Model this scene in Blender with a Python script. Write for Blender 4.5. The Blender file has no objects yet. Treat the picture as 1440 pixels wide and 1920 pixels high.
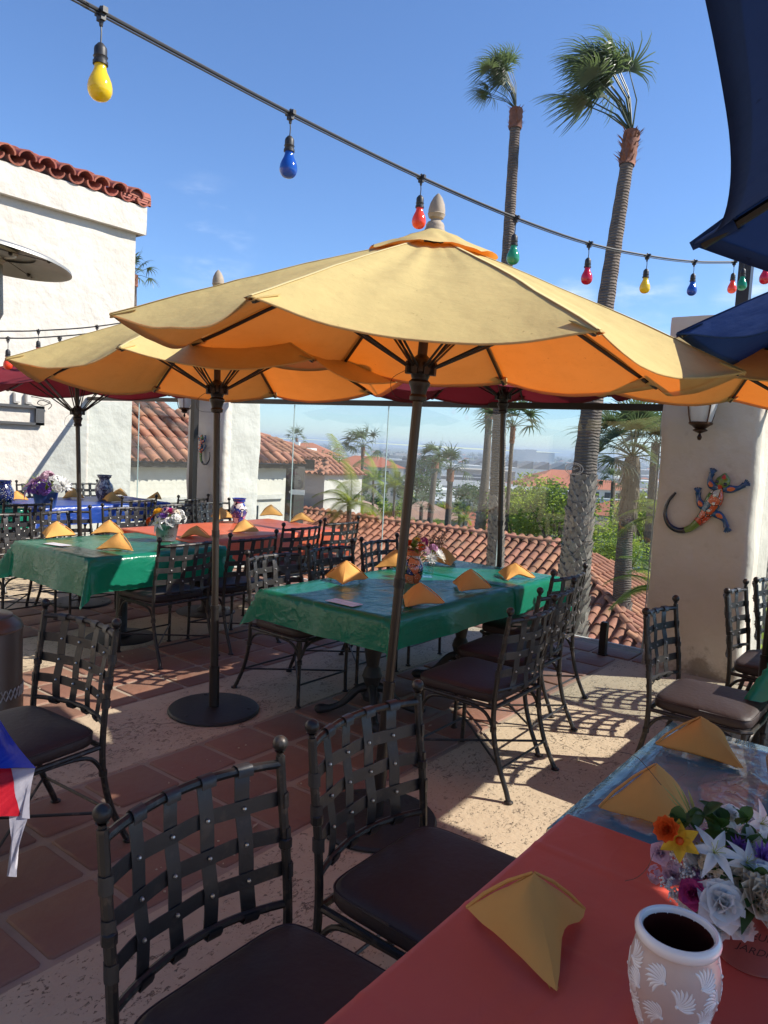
import bpy, math, random
from math import sin, cos, pi, radians, sqrt, atan2
from mathutils import Vector, Matrix, noise
random.seed(7)
rnd = random.random
def ru(a, b): return a + (b - a) * rnd()
S = bpy.context.scene
COL = S.collection
V = Vector
# ---------------------------------------------------------------- camera
# world: X runs right along the glass screen, Y out towards the view, Z up, camera eye at 1.65 m
FPX, PITCH, ROLL, YAW = 1400.0, radians(5.2), radians(3.05), radians(37.5)
_F = V((0, cos(PITCH), -sin(PITCH))); _R0 = V((1, 0, 0)); _U0 = _R0.cross(_F)
_R = _R0 * cos(ROLL) + _U0 * sin(ROLL); _U = -_R0 * sin(ROLL) + _U0 * cos(ROLL)
_Z = Matrix.Rotation(YAW, 3, 'Z'); CF, CR, CU = _Z @ _F, _Z @ _R, _Z @ _U
EYE = V((0, 0, 1.65))
cd = bpy.data.cameras.new("camera"); cam = bpy.data.objects.new("camera", cd); COL.objects.link(cam)
cam.matrix_world = Matrix(((CR.x, CU.x, -CF.x, 0), (CR.y, CU.y, -CF.y, 0), (CR.z, CU.z, -CF.z, 1.65), (0, 0, 0, 1)))
cd.sensor_fit = 'VERTICAL'; cd.sensor_height = 36; cd.lens = FPX / 1920 * 36
cd.clip_start = .05; cd.clip_end = 30000
S.camera = cam
def ray(x, y): return CF + CR * ((x - 720) / FPX) - CU * ((y - 960) / FPX)
def atz(x, y, z=0.):           # point at height z seen in that direction
    d = ray(x, y); return EYE + d * ((z - EYE.z) / d.z)
def atD(x, y, D): return EYE + ray(x, y) * D
# ---------------------------------------------------------------- light
SUN_AZ, SUN_EL = radians(35.2), radians(39.0)
SD = V((cos(SUN_AZ) * cos(SUN_EL), sin(SUN_AZ) * cos(SUN_EL), sin(SUN_EL)))
w = bpy.data.worlds.new("World"); S.world = w; w.use_nodes = True
nt = w.node_tree; nt.nodes.clear()
def N(t, ty, **k):
    n = t.nodes.new(ty)
    for a, b in k.items(): setattr(n, a, b)
    return n
sky = N(nt, 'ShaderNodeTexSky', sky_type='NISHITA', sun_disc=False, sun_elevation=SUN_EL,
        sun_rotation=pi / 2 - SUN_AZ, altitude=100, air_density=1.0, dust_density=.1, ozone_density=4.0)
tc = N(nt, 'ShaderNodeTexCoord')
mp = N(nt, 'ShaderNodeMapping'); mp.inputs['Scale'].default_value = (1, 1, 3.2)
nz = N(nt, 'ShaderNodeTexNoise'); nz.inputs['Scale'].default_value = 4.2; nz.inputs['Detail'].default_value = 9; nz.inputs['Roughness'].default_value = .6
nt.links.new(tc.outputs['Generated'], mp.inputs[0]); nt.links.new(mp.outputs[0], nz.inputs['Vector'])
def wisp(d, r, prev):
    dt = N(nt, 'ShaderNodeVectorMath', operation='DOT_PRODUCT'); dt.inputs[1].default_value = d.normalized()
    nt.links.new(tc.outputs['Generated'], dt.inputs[0])
    mr = N(nt, 'ShaderNodeMapRange', interpolation_type='SMOOTHSTEP'); mr.inputs[1].default_value = cos(r); mr.inputs[2].default_value = 1
    nt.links.new(dt.outputs['Value'], mr.inputs[0])
    if prev is None: return mr.outputs[0]
    mx = N(nt, 'ShaderNodeMath', operation='MAXIMUM'); nt.links.new(prev, mx.inputs[0]); nt.links.new(mr.outputs[0], mx.inputs[1]); return mx.outputs[0]
pm = None
for (px, py, r) in ((385, 440, .075), (1215, 540, .05), (1262, 590, .035), (1420, 570, .06), (1075, 565, .035), (1500, 500, .09), (1700, 560, .12), (-300, 480, .12), (2400, 600, .2), (-900, 300, .2)):
    pm = wisp(ray(px, py), r, pm)
cl = N(nt, 'ShaderNodeMapRange', interpolation_type='SMOOTHSTEP'); cl.inputs[1].default_value = .43; cl.inputs[2].default_value = .72
nt.links.new(nz.outputs['Fac'], cl.inputs[0])
ml = N(nt, 'ShaderNodeMath', operation='MULTIPLY'); nt.links.new(pm, ml.inputs[0]); nt.links.new(cl.outputs[0], ml.inputs[1])
m2 = N(nt, 'ShaderNodeMath', operation='MULTIPLY', use_clamp=True); m2.inputs[1].default_value = .85; nt.links.new(ml.outputs[0], m2.inputs[0])
mxc = N(nt, 'ShaderNodeMix', data_type='RGBA'); mxc.inputs[7].default_value = (6.5, 7.0, 8.0, 1)
nt.links.new(m2.outputs[0], mxc.inputs[0]); tin = N(nt, 'ShaderNodeMix', data_type='RGBA', blend_type='MULTIPLY'); tin.inputs[0].default_value = 1; tin.inputs[7].default_value = (.83, .96, 1.15, 1)
nt.links.new(sky.outputs[0], tin.inputs[6]); nt.links.new(tin.outputs[2], mxc.inputs[6])
bg = N(nt, 'ShaderNodeBackground'); bg.inputs[1].default_value = .11
ow = N(nt, 'ShaderNodeOutputWorld'); nt.links.new(mxc.outputs[2], bg.inputs[0]); nt.links.new(bg.outputs[0], ow.inputs[0])
sl = bpy.data.lights.new("sun", 'SUN'); so = bpy.data.objects.new("sun", sl); COL.objects.link(so)
sl.energy = 5.0; sl.angle = radians(.55); sl.color = (1, .94, .84); so.location = (6, 4, 12)
so.rotation_euler = SD.to_track_quat('Z', 'Y').to_euler()
S.view_settings.view_transform = 'Standard'; S.view_settings.look = 'None'; S.view_settings.gamma = 1
S.view_settings.exposure = 0.68; S.view_settings.use_curve_mapping = False
S.render.engine = 'CYCLES'; S.cycles.max_bounces = 8; S.cycles.transparent_max_bounces = 24

# ---------------------------------------------------------------- materials
MATS = {}
def mat(name, col, rough=.6, metal=0., spec=.5, bump=0., bscale=20., var=0., vscale=4., detail=5., rand=0., col2=None, trans=None, transf=0., coat=0., extra=None):
    if name in MATS: return MATS[name]
    m = bpy.data.materials.new(name); m.use_nodes = True; t = m.node_tree; b = t.nodes['Principled BSDF']
    b.inputs['Roughness'].default_value = rough; b.inputs['Metallic'].default_value = metal
    b.inputs['Specular IOR Level'].default_value = spec; b.inputs['Coat Weight'].default_value = coat
    tc = N(t, 'ShaderNodeTexCoord'); L = t.links.new
    rgb = N(t, 'ShaderNodeRGB'); rgb.outputs[0].default_value = (*col, 1); c = rgb.outputs[0]
    if var or col2:
        n = N(t, 'ShaderNodeTexNoise'); n.inputs['Scale'].default_value = vscale; n.inputs['Detail'].default_value = detail; n.inputs['Roughness'].default_value = .62
        L(tc.outputs['Object'], n.inputs['Vector'])
        r = N(t, 'ShaderNodeMapRange'); r.inputs[1].default_value = .32; r.inputs[2].default_value = .68
        L(n.outputs['Fac'], r.inputs[0]); mx = N(t, 'ShaderNodeMix', data_type='RGBA')
        a = col2 or tuple(x * (1 - var) for x in col)
        mx.inputs[6].default_value = (*a, 1); L(r.outputs[0], mx.inputs[0]); L(c, mx.inputs[7]); c = mx.outputs[2]
    if rand:
        oi = N(t, 'ShaderNodeObjectInfo'); h = N(t, 'ShaderNodeHueSaturation')
        r = N(t, 'ShaderNodeMapRange'); r.inputs[3].default_value = 1 - rand; r.inputs[4].default_value = 1 + rand
        L(oi.outputs['Random'], r.inputs[0]); L(r.outputs[0], h.inputs['Value']); L(c, h.inputs['Color'])
        r2 = N(t, 'ShaderNodeMapRange'); r2.inputs[3].default_value = .5 - rand * .03; r2.inputs[4].default_value = .5 + rand * .03
        m7 = N(t, 'ShaderNodeMath', operation='FRACT'); m8 = N(t, 'ShaderNodeMath', operation='MULTIPLY'); m8.inputs[1].default_value = 7.3
        L(oi.outputs['Random'], m8.inputs[0]); L(m8.outputs[0], m7.inputs[0]); L(m7.outputs[0], r2.inputs[0]); L(r2.outputs[0], h.inputs['Hue'])
        c = h.outputs[0]
    if extra: c = extra(t, tc, c, b)
    L(c, b.inputs['Base Color'])
    if bump:
        n = N(t, 'ShaderNodeTexNoise'); n.inputs['Scale'].default_value = bscale; n.inputs['Detail'].default_value = 6
        L(tc.outputs['Object'], n.inputs['Vector']); bp = N(t, 'ShaderNodeBump'); bp.inputs['Strength'].default_value = bump; bp.inputs['Distance'].default_value = .3 / bscale
        L(n.outputs['Fac'], bp.inputs['Height'])
        if b.inputs['Normal'].is_linked: L(b.inputs['Normal'].links[0].from_socket, bp.inputs['Normal'])
        L(bp.outputs[0], b.inputs['Normal'])
    if trans:
        tr = N(t, 'ShaderNodeBsdfTranslucent'); tr.inputs[0].default_value = (*trans, 1)
        ms = N(t, 'ShaderNodeMixShader'); ms.inputs[0].default_value = transf
        o = t.nodes['Material Output']; L(b.outputs[0], ms.inputs[1]); L(tr.outputs[0], ms.inputs[2]); L(ms.outputs[0], o.inputs[0])
    MATS[name] = m; return m
def pits(scale, thr, dark, stretch=(1, 1, 1)):
    def f(t, tc, c, b):
        L = t.links.new
        mp = N(t, 'ShaderNodeMapping'); mp.inputs['Scale'].default_value = stretch; mp.inputs['Rotation'].default_value = (0, 0, .5)
        L(tc.outputs['Object'], mp.inputs[0])
        wn = N(t, 'ShaderNodeTexNoise'); wn.inputs['Scale'].default_value = scale * .9; wn.inputs['Detail'].default_value = 4
        L(mp.outputs[0], wn.inputs['Vector'])
        ad = N(t, 'ShaderNodeMix', data_type='VECTOR'); ad.inputs[0].default_value = .12
        L(mp.outputs[0], ad.inputs[4]); L(wn.outputs['Color'], ad.inputs[5])
        v = N(t, 'ShaderNodeTexNoise'); v.inputs['Scale'].default_value = scale; v.inputs['Detail'].default_value = 3.5; v.inputs['Roughness'].default_value = .55
        L(ad.outputs[1], v.inputs['Vector'])
        big = N(t, 'ShaderNodeTexNoise'); big.inputs['Scale'].default_value = 2.2; L(tc.outputs['Object'], big.inputs['Vector'])
        sb = N(t, 'ShaderNodeMath', operation='MULTIPLY_ADD'); sb.inputs[1].default_value = .22; sb.inputs[2].default_value = thr - .11
        L(big.outputs['Fac'], sb.inputs[0])
        df = N(t, 'ShaderNodeMath', operation='SUBTRACT'); L(v.outputs['Fac'], df.inputs[0]); L(sb.outputs[0], df.inputs[1])
        r = N(t, 'ShaderNodeMapRange', interpolation_type='SMOOTHSTEP'); r.inputs[1].default_value = 0; r.inputs[2].default_value = .05; L(df.outputs[0], r.inputs[0])
        mx = N(t, 'ShaderNodeMix', data_type='RGBA'); mx.inputs[7].default_value = (*dark, 1)
        mu = N(t, 'ShaderNodeMath', operation='MULTIPLY'); mu.inputs[1].default_value = .8; L(r.outputs[0], mu.inputs[0]); L(mu.outputs[0], mx.inputs[0]); L(c, mx.inputs[6])
        bp = N(t, 'ShaderNodeBump', invert=True); bp.inputs['Strength'].default_value = .9; bp.inputs['Distance'].default_value = .012
        L(r.outputs[0], bp.inputs['Height']); L(bp.outputs[0], b.inputs['Normal'])
        # hairline cracks
        cv = N(t, 'ShaderNodeTexVoronoi', feature='DISTANCE_TO_EDGE'); cv.inputs['Scale'].default_value = .5
        wn2 = N(t, 'ShaderNodeTexNoise'); wn2.inputs['Scale'].default_value = 3.5; wn2.inputs['Detail'].default_value = 6; L(tc.outputs['Object'], wn2.inputs['Vector'])
        ad2 = N(t, 'ShaderNodeMix', data_type='VECTOR'); ad2.inputs[0].default_value = .35
        L(tc.outputs['Object'], ad2.inputs[4]); L(wn2.outputs['Color'], ad2.inputs[5]); L(ad2.outputs[1], cv.inputs['Vector'])
        cr = N(t, 'ShaderNodeMapRange'); cr.inputs[1].default_value = .001; cr.inputs[2].default_value = .0028; cr.inputs[3].default_value = .6; cr.inputs[4].default_value = 0
        L(cv.outputs['Distance'], cr.inputs[0])
        mx2 = N(t, 'ShaderNodeMix', data_type='RGBA'); mx2.inputs[7].default_value = (*[q * .6 for q in dark], 1); L(cr.outputs[0], mx2.inputs[0]); L(mx.outputs[2], mx2.inputs[6])
        return mx2.outputs[2]
    return f
def wornpaint(edge_col, amt):
    def f(t, tc, c, b):
        L = t.links.new
        n = N(t, 'ShaderNodeTexNoise'); n.inputs['Scale'].default_value = 28; n.inputs['Detail'].default_value = 8; L(tc.outputs['Object'], n.inputs['Vector'])
        r = N(t, 'ShaderNodeMapRange'); r.inputs[1].default_value = .56; r.inputs[2].default_value = .66; r.inputs[4].default_value = amt; L(n.outputs['Fac'], r.inputs[0])
        mx = N(t, 'ShaderNodeMix', data_type='RGBA'); mx.inputs[7].default_value = (*edge_col, 1); L(r.outputs[0], mx.inputs[0]); L(c, mx.inputs[6]); return mx.outputs[2]
    return f
iron = mat('wrought_iron', (.035, .032, .03), .42, .55, bump=.25, bscale=90, extra=wornpaint((.12, .09, .07), .6))
iron_strap = mat('iron_strap', (.052, .051, .052), .42, .55, bump=.2, bscale=120, extra=wornpaint((.10, .085, .075), .5))
rivet_m = mat('rivet_steel', (.45, .44, .42), .35, .9)
cushion_m = mat('brown_vinyl_cushion', (.030, .017, .017), .58, bump=.3, bscale=45, var=.15)
concrete = mat('pitted_concrete', (.50, .40, .275), .85, bump=.5, bscale=35, col2=(.40, .31, .21), vscale=1.6, extra=pits(46, .60, (.13, .09, .06), (1, .55, 1)))
grout = mat('grout', (.34, .27, .20), .9, bump=.5, bscale=40, var=.25)
tile_m = mat('saltillo_tile', (.20, .092, .06), .65, bump=.35, bscale=14, col2=(.21, .118, .08), vscale=3.2, rand=.12)
rooftile_m = mat('roof_tile_clay', (.46, .19, .105), .8, bump=.4, bscale=25, col2=(.36, .15, .09), vscale=6, rand=.28)
roofpan_m = mat('roof_pan_clay', (.30, .12, .07), .85, bump=.4, bscale=10, var=.3)
roofred_m = mat('roof_tile_red', (.40, .115, .07), .75, bump=.4, bscale=25, col2=(.28, .09, .06), vscale=9, rand=.2)
def stains(col, z0, z1, amt):
    def f(t, tc, c, b):
        L = t.links.new
        n = N(t, 'ShaderNodeTexNoise'); n.inputs['Scale'].default_value = 7; n.inputs['Detail'].default_value = 8; n.inputs['Roughness'].default_value = .7; L(tc.outputs['Object'], n.inputs['Vector'])
        r = N(t, 'ShaderNodeMapRange'); r.inputs[1].default_value = .58; r.inputs[2].default_value = .75; r.inputs[4].default_value = amt; L(n.outputs['Fac'], r.inputs[0])
        mx = N(t, 'ShaderNodeMix', data_type='RGBA'); mx.inputs[7].default_value = (*col, 1); L(r.outputs[0], mx.inputs[0]); L(c, mx.inputs[6])
        if z1 >= 1: return mx.outputs[2]
        sp = N(t, 'ShaderNodeSeparateXYZ'); L(tc.outputs['Object'], sp.inputs[0])          # splashed dirt at the foot
        a1 = N(t, 'ShaderNodeMath', operation='MULTIPLY_ADD'); a1.inputs[1].default_value = -1.2; L(n.outputs['Fac'], a1.inputs[0]); L(sp.outputs[2], a1.inputs[2])
        r2 = N(t, 'ShaderNodeMapRange', interpolation_type='SMOOTHSTEP'); r2.inputs[1].default_value = -.65; r2.inputs[2].default_value = -.35; r2.inputs[3].default_value = .75; r2.inputs[4].default_value = 0; L(a1.outputs[0], r2.inputs[0])
        m3 = N(t, 'ShaderNodeMix', data_type='RGBA'); m3.inputs[7].default_value = (.20, .15, .10, 1); L(r2.outputs[0], m3.inputs[0]); L(mx.outputs[2], m3.inputs[6])
        return m3.outputs[2]
    return f
stucco = mat('white_stucco', (.60, .56, .49), .9, bump=.6, bscale=5, col2=(.53, .49, .425), vscale=1.1, extra=stains((.52, .47, .39), 0, 1, .25))
stucco_p = mat('pillar_stucco', (.60, .53, .44), .9, bump=.5, bscale=8, col2=(.52, .45, .36), vscale=1.8, extra=stains((.40, .32, .24), 0, .5, .5))
wood = mat('weathered_wood', (.38, .31, .23), .7, bump=.3, bscale=30, var=.35, vscale=12)
dark_metal = mat('dark_bronze_metal', (.035, .031, .029), .4, .6, bump=.08, bscale=60)
pole_m = mat('bronze_pole', (.06, .05, .042), .35, .7, bump=.05, bscale=60)
castiron = mat('cast_iron', (.03, .03, .03), .55, .4, bump=.3, bscale=60)
def canvas(name, col, tr, f=.4):
    def weave(t, tc, c, b):
        L = t.links.new
        n = N(t, 'ShaderNodeTexNoise'); n.inputs['Scale'].default_value = 7; n.inputs['Detail'].default_value = 9; n.inputs['Roughness'].default_value = .7
        mp = N(t, 'ShaderNodeMapping'); mp.inputs['Scale'].default_value = (1, 1, 3); L(tc.outputs['Object'], mp.inputs[0]); L(mp.outputs[0], n.inputs['Vector'])
        r = N(t, 'ShaderNodeMapRange'); r.inputs[1].default_value = .5; r.inputs[2].default_value = .78; r.inputs[4].default_value = .28; L(n.outputs['Fac'], r.inputs[0])
        mx = N(t, 'ShaderNodeMix', data_type='RGBA'); mx.inputs[7].default_value = (*[q * .45 for q in col], 1); L(r.outputs[0], mx.inputs[0]); L(c, mx.inputs[6])
        sp = N(t, 'ShaderNodeTexNoise'); sp.inputs['Scale'].default_value = 60; sp.inputs['Detail'].default_value = 3; L(tc.outputs['Object'], sp.inputs['Vector'])
        r2 = N(t, 'ShaderNodeMapRange'); r2.inputs[1].default_value = .71; r2.inputs[2].default_value = .76; r2.inputs[4].default_value = .6; L(sp.outputs['Fac'], r2.inputs[0])
        mx2 = N(t, 'ShaderNodeMix', data_type='RGBA'); mx2.inputs[7].default_value = (*[q * .25 for q in col], 1); L(r2.outputs[0], mx2.inputs[0]); L(mx.outputs[2], mx2.inputs[6]); return mx2.outputs[2]
    return mat(name, col, .85, spec=.2, bump=.22, bscale=9, var=.14, vscale=3, trans=tr, transf=f, extra=weave)
yellow_c = canvas('faded_yellow_canvas', (.82, .655, .28), (.62, .125, .006), .38)
navy_c = canvas('navy_canvas', (.018, .05, .17), (.008, .03, .13), .16)
maroon_c = canvas('maroon_canvas', (.20, .022, .032), (.16, .010, .018), .2)
def wrinkle(scale, strength, dist, stretch=(1, .4, 1)):
    def f(t, tc, c, b):
        L = t.links.new; prev = None
        for k, (sc, rz, a) in enumerate(((scale, .6, 1.), (scale * 1.9, -.9, .5), (scale * 3.7, .2, .22))):
            mp = N(t, 'ShaderNodeMapping'); mp.inputs['Scale'].default_value = stretch; mp.inputs['Rotation'].default_value = (0, 0, rz); L(tc.outputs['Object'], mp.inputs[0])
            n = N(t, 'ShaderNodeTexNoise'); n.inputs['Scale'].default_value = sc; n.inputs['Detail'].default_value = 2; n.inputs['Distortion'].default_value = .6; L(mp.outputs[0], n.inputs['Vector'])
            s1 = N(t, 'ShaderNodeMath', operation='SUBTRACT'); s1.inputs[1].default_value = .5; L(n.outputs['Fac'], s1.inputs[0])
            s2 = N(t, 'ShaderNodeMath', operation='ABSOLUTE'); L(s1.outputs[0], s2.inputs[0])
            s3 = N(t, 'ShaderNodeMapRange', interpolation_type='SMOOTHSTEP'); s3.inputs[1].default_value = 0; s3.inputs[2].default_value = .055; s3.inputs[3].default_value = a; s3.inputs[4].default_value = 0; L(s2.outputs[0], s3.inputs[0])
            if prev is None: prev = s3.outputs[0]
            else:
                ad = N(t, 'ShaderNodeMath', operation='ADD'); L(prev, ad.inputs[0]); L(s3.outputs[0], ad.inputs[1]); prev = ad.outputs[0]
        bp = N(t, 'ShaderNodeBump'); bp.inputs['Strength'].default_value = strength; bp.inputs['Distance'].default_value = dist; L(prev, bp.inputs['Height']); L(bp.outputs[0], b.inputs['Normal']); return c
    return f
def vinyl(name, col, rough=.3, tr=None, f=.25, bump=.3, bscale=6, coat=0, wr=(5, .35, .004)):
    return mat(name, col, rough, spec=.5, bump=bump, bscale=bscale, trans=tr or col, transf=f, var=.08, coat=coat, extra=wrinkle(*wr))
green_v = vinyl('green_vinyl', (.010, .19, .115), .2, (.02, .75, .40), .3)
orange_v = vinyl('orange_vinyl', (.92, .20, .09), .35, (1, .13, .05), .35)
blue_v = vinyl('blue_vinyl', (.02, .07, .35), .3, (.02, .12, .8), .3)
red_v = vinyl('red_vinyl', (.72, .105, .07), .42, (.5, .05, .05), .1, bump=.1, bscale=9, wr=(2.5, .25, .003))
teal_v = vinyl('teal_plastic', (.06, .20, .27), .2, (.03, .14, .2), .08, bump=.3, bscale=11, coat=.5, wr=(5, .45, .004))
teal_edge = mat('teal_plastic_gloss', (.05, .16, .25), .2)
napkin_m = mat('gold_napkin_cloth', (.72, .38, .11), .9, spec=.15, bump=.25, bscale=30, var=.08, trans=(.8, .38, .06), transf=.18)
glass_m = bpy.data.materials.new('clear_glass'); glass_m.use_nodes = True
t = glass_m.node_tree; t.nodes.clear(); o_ = N(t, 'ShaderNodeOutputMaterial'); lw = N(t, 'ShaderNodeLayerWeight'); lw.inputs[0].default_value = .5
pw = N(t, 'ShaderNodeMath', operation='POWER'); pw.inputs[1].default_value = 5; t.links.new(lw.outputs['Facing'], pw.inputs[0])
fr = N(t, 'ShaderNodeMath', operation='MULTIPLY_ADD'); fr.inputs[1].default_value = .95; fr.inputs[2].default_value = .045; t.links.new(pw.outputs[0], fr.inputs[0])
trn = N(t, 'ShaderNodeBsdfTransparent'); trn.inputs[0].default_value = (.90, .945, .955, 1); gl = N(t, 'ShaderNodeBsdfGlossy'); gl.inputs['Roughness'].default_value = .0
ms = N(t, 'ShaderNodeMixShader'); t.links.new(fr.outputs[0], ms.inputs[0]); t.links.new(trn.outputs[0], ms.inputs[1]); t.links.new(gl.outputs[0], ms.inputs[2]); t.links.new(ms.outputs[0], o_.inputs[0])
etch_m = mat('etched_glass', (.75, .78, .78), .6)
leaf_dark = mat('leaf_dark', (.03, .075, .02), .5, trans=(.08, .22, .02), transf=.3, rand=.2, var=.3, vscale=3)
leaf_mid = mat('leaf_mid', (.085, .135, .035), .5, trans=(.46, .56, .07), transf=.5, rand=.2, var=.3, vscale=3)
leaf_light = mat('leaf_yellow_green', (.13, .17, .03), .5, trans=(.45, .5, .04), transf=.4, rand=.15, var=.3, vscale=2)
palm_leaf = mat('palm_leaf', (.075, .10, .05), .4, trans=(.18, .26, .09), transf=.3, var=.3, vscale=5)
palm_dead = mat('dead_palm_frond', (.20, .15, .10), .85, var=.4, vscale=6)
def rings(t, tc, c, b):
    L = t.links.new; wv = N(t, 'ShaderNodeTexWave', wave_type='BANDS', bands_direction='Z'); wv.inputs['Scale'].default_value = 6.5; wv.inputs['Distortion'].default_value = 4.5; wv.inputs['Detail'].default_value = 4; wv.inputs['Detail Scale'].default_value = 1.2
    L(tc.outputs['Object'], wv.inputs['Vector']); bp = N(t, 'ShaderNodeBump'); bp.inputs['Strength'].default_value = 1; bp.inputs['Distance'].default_value = .02; L(wv.outputs['Fac'], bp.inputs['Height']); L(bp.outputs[0], b.inputs['Normal'])
    mr = N(t, 'ShaderNodeMapRange'); mr.inputs[1].default_value = .1; mr.inputs[2].default_value = .5; mr.inputs[3].default_value = .35; mr.inputs[4].default_value = 0; L(wv.outputs['Fac'], mr.inputs[0])
    mx = N(t, 'ShaderNodeMix', data_type='RGBA'); mx.inputs[7].default_value = (.06, .045, .035, 1); L(mr.outputs[0], mx.inputs[0]); L(c, mx.inputs[6]); return mx.outputs[2]
bark_top = mat('palm_bark_ringed', (.19, .145, .11), .9, bump=.8, bscale=14, col2=(.12, .09, .075), vscale=8, extra=rings)
bark_boot = mat('palm_bark_boots', (.33, .28, .23), .9, bump=.6, bscale=25, col2=(.20, .15, .12), vscale=10)
bark_red = mat('palm_bark_fresh', (.24, .095, .055), .85, bump=.8, bscale=30, var=.4, vscale=14)
trunk_m = mat('tree_trunk', (.11, .08, .055), .9, bump=.6, bscale=14)

# ---------------------------------------------------------------- mesh helpers
def nn(v, s): return noise.noise(V(v) * s)
class MB:
    def __init__(s): s.v = []; s.f = []; s.m = []; s.mi = 0
    def add(s, vs, fs):
        b = len(s.v); s.v += [tuple(p) for p in vs]; s.f += [tuple(b + i for i in f) for f in fs]; s.m += [s.mi] * len(fs); return s
    def box(s, c, d, M=None):
        x, y, z = d[0] / 2, d[1] / 2, d[2] / 2
        p = [V((i * x, j * y, k * z)) for i in (-1, 1) for j in (-1, 1) for k in (-1, 1)]
        if M is not None: p = [M @ q for q in p]
        c = V(c); return s.add([q + c for q in p], [(0, 1, 3, 2), (4, 6, 7, 5), (0, 4, 5, 1), (2, 3, 7, 6), (0, 2, 6, 4), (1, 5, 7, 3)])
    def quadgrid(s, P, closeu=False, closev=False):
        n, m = len(P), len(P[0]); vs = [p for r in P for p in r]; fs = []
        for i in range(n if closeu else n - 1):
            for j in range(m if closev else m - 1):
                a, b = i * m + j, i * m + (j + 1) % m; c, d = ((i + 1) % n) * m + (j + 1) % m, ((i + 1) % n) * m + j
                fs.append((a, b, c, d))
        return s.add(vs, fs)
    def tube(s, pts, r, n=8, cap=True, up=None):
        pts = [V(p) for p in pts]; rs = r if isinstance(r, (list, tuple)) else [r] * len(pts)
        rows = []; prev = None
        for i, p in enumerate(pts):
            d = (pts[min(i + 1, len(pts) - 1)] - pts[max(i - 1, 0)]).normalized()
            if prev is None:
                a = d.cross(V((0, 0, 1)) if abs(d.z) < .9 else V((1, 0, 0))).normalized()
            else: a = (prev - d * prev.dot(d)).normalized()
            prev = a; b = d.cross(a)
            rows.append([p + (a * cos(2 * pi * k / n) + b * sin(2 * pi * k / n)) * rs[i] for k in range(n)])
        b0 = len(s.v); s.quadgrid(rows, closev=True)
        if cap: s.f += [tuple(b0 + k for k in range(n)), tuple(b0 + (len(rows) - 1) * n + k for k in reversed(range(n)))]; s.m += [s.mi] * 2
        return s
    def lathe(s, prof, n=24, c=(0, 0, 0), M=None, wob=None):
        rows = []
        for (r, z) in prof:
            row = []
            for k in range(n):
                a = 2 * pi * k / n; rr = r * (wob(a, z) if wob else 1)
                p = V((rr * cos(a), rr * sin(a), z)); p = M @ p if M is not None else p
                row.append(p + V(c))
            rows.append(row)
        return s.quadgrid(rows, closev=True)
    def ball(s, c, r, n=8, m=6, sc=(1, 1, 1)):
        return s.lathe([(max(1e-4, r * sin(pi * i / m)) * sc[0], -r * cos(pi * i / m) * sc[2]) for i in range(m + 1)], n, c)
    def build(s, name, mats, parent=None, smooth=True, auto=35, **props):
        me = bpy.data.meshes.new(name); me.from_pydata(s.v, [], s.f)
        for m in (mats if isinstance(mats, (list, tuple)) else [mats]): me.materials.append(m)
        if any(s.m): me.polygons.foreach_set('material_index', s.m)
        if smooth:
            me.polygons.foreach_set('use_smooth', [True] * len(me.polygons))
            if auto: me.set_sharp_from_angle(angle=radians(auto))
        o = bpy.data.objects.new(name, me); COL.objects.link(o)
        if parent: o.parent = parent
        for k, v_ in props.items(): o[k] = v_
        return o
def spline(cps, n=6):
    c = [V(p) for p in cps]; c = [c[0] * 2 - c[1]] + c + [c[-1] * 2 - c[-2]]; out = []
    for i in range(1, len(c) - 2):
        for k in range(n):
            t = k / n; a, b, d, e = c[i - 1], c[i], c[i + 1], c[i + 2]
            out.append(.5 * ((2 * b) + (d - a) * t + (2 * a - 5 * b + 4 * d - e) * t * t + (3 * b - a - 3 * d + e) * t ** 3))
    out.append(c[-2]); return out
def empty(name, loc=(0, 0, 0), rz=0, **p):
    o = bpy.data.objects.new(name, None); COL.objects.link(o); o.location = loc; o.rotation_euler = (0, 0, rz); o.empty_display_size = .1
    for k, v_ in p.items(): o[k] = v_
    return o
def tag(o, label=None, cat=None, group=None, kind=None):
    for k, v_ in (('label', label), ('category', cat), ('group', group), ('kind', kind)):
        if v_: o[k] = v_
    return o
def copy_tree(o, parent=None):
    c = o.copy(); COL.objects.link(c)
    if parent: c.parent = parent
    for ch in [x for x in KIDS.get(o.name, [])]: copy_tree(ch, c)
    return c
KIDS = {}
def index_kids(root):
    for o in bpy.data.objects:
        if o.parent: KIDS.setdefault(o.parent.name, [])
    for o in list(COL.objects):
        if o.parent and o not in KIDS[o.parent.name]: KIDS[o.parent.name].append(o)

# ================================================================ ground and terrain
def terr(x, y):
    d = y - 6.4
    pts = ((-60, 0 - 4.3), (0, -4.3), (12, -4.6), (40, -8.5), (100, -14.5), (250, -22.5), (600, -29.5), (1500, -31.5), (40000, -32))
    for (a, za), (b, zb) in zip(pts, pts[1:]):
        if d <= b: z = za + (zb - za) * (d - a) / (b - a); break
    else: z = -32
    return z + (nn((x, y, 0), .02) * min(3, max(0, d - 15) * .03) if d < 1500 else 0)
ys = [-60, 0, 6.4, 10, 14, 18, 24, 32, 42, 55, 70, 90, 115, 145, 180, 220, 280, 350, 430, 520, 650, 850, 1100, 1500, 2500, 5000, 12000, 25000]
g = MB(); rows = []
for y in ys:
    W_ = 80 + max(0, y) * 2.2
    rows.append([(-W_ + 2 * W_ * i / 60 - max(0, y) * .8, y, terr(-W_ + 2 * W_ * i / 60 - max(0, y) * .8, y)) for i in range(61)])
g.quadgrid(rows)
ground_m = mat('dry_hillside', (.20, .17, .10), .95, col2=(.07, .09, .035), vscale=.05, detail=9, bump=.4, bscale=.6)
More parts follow.
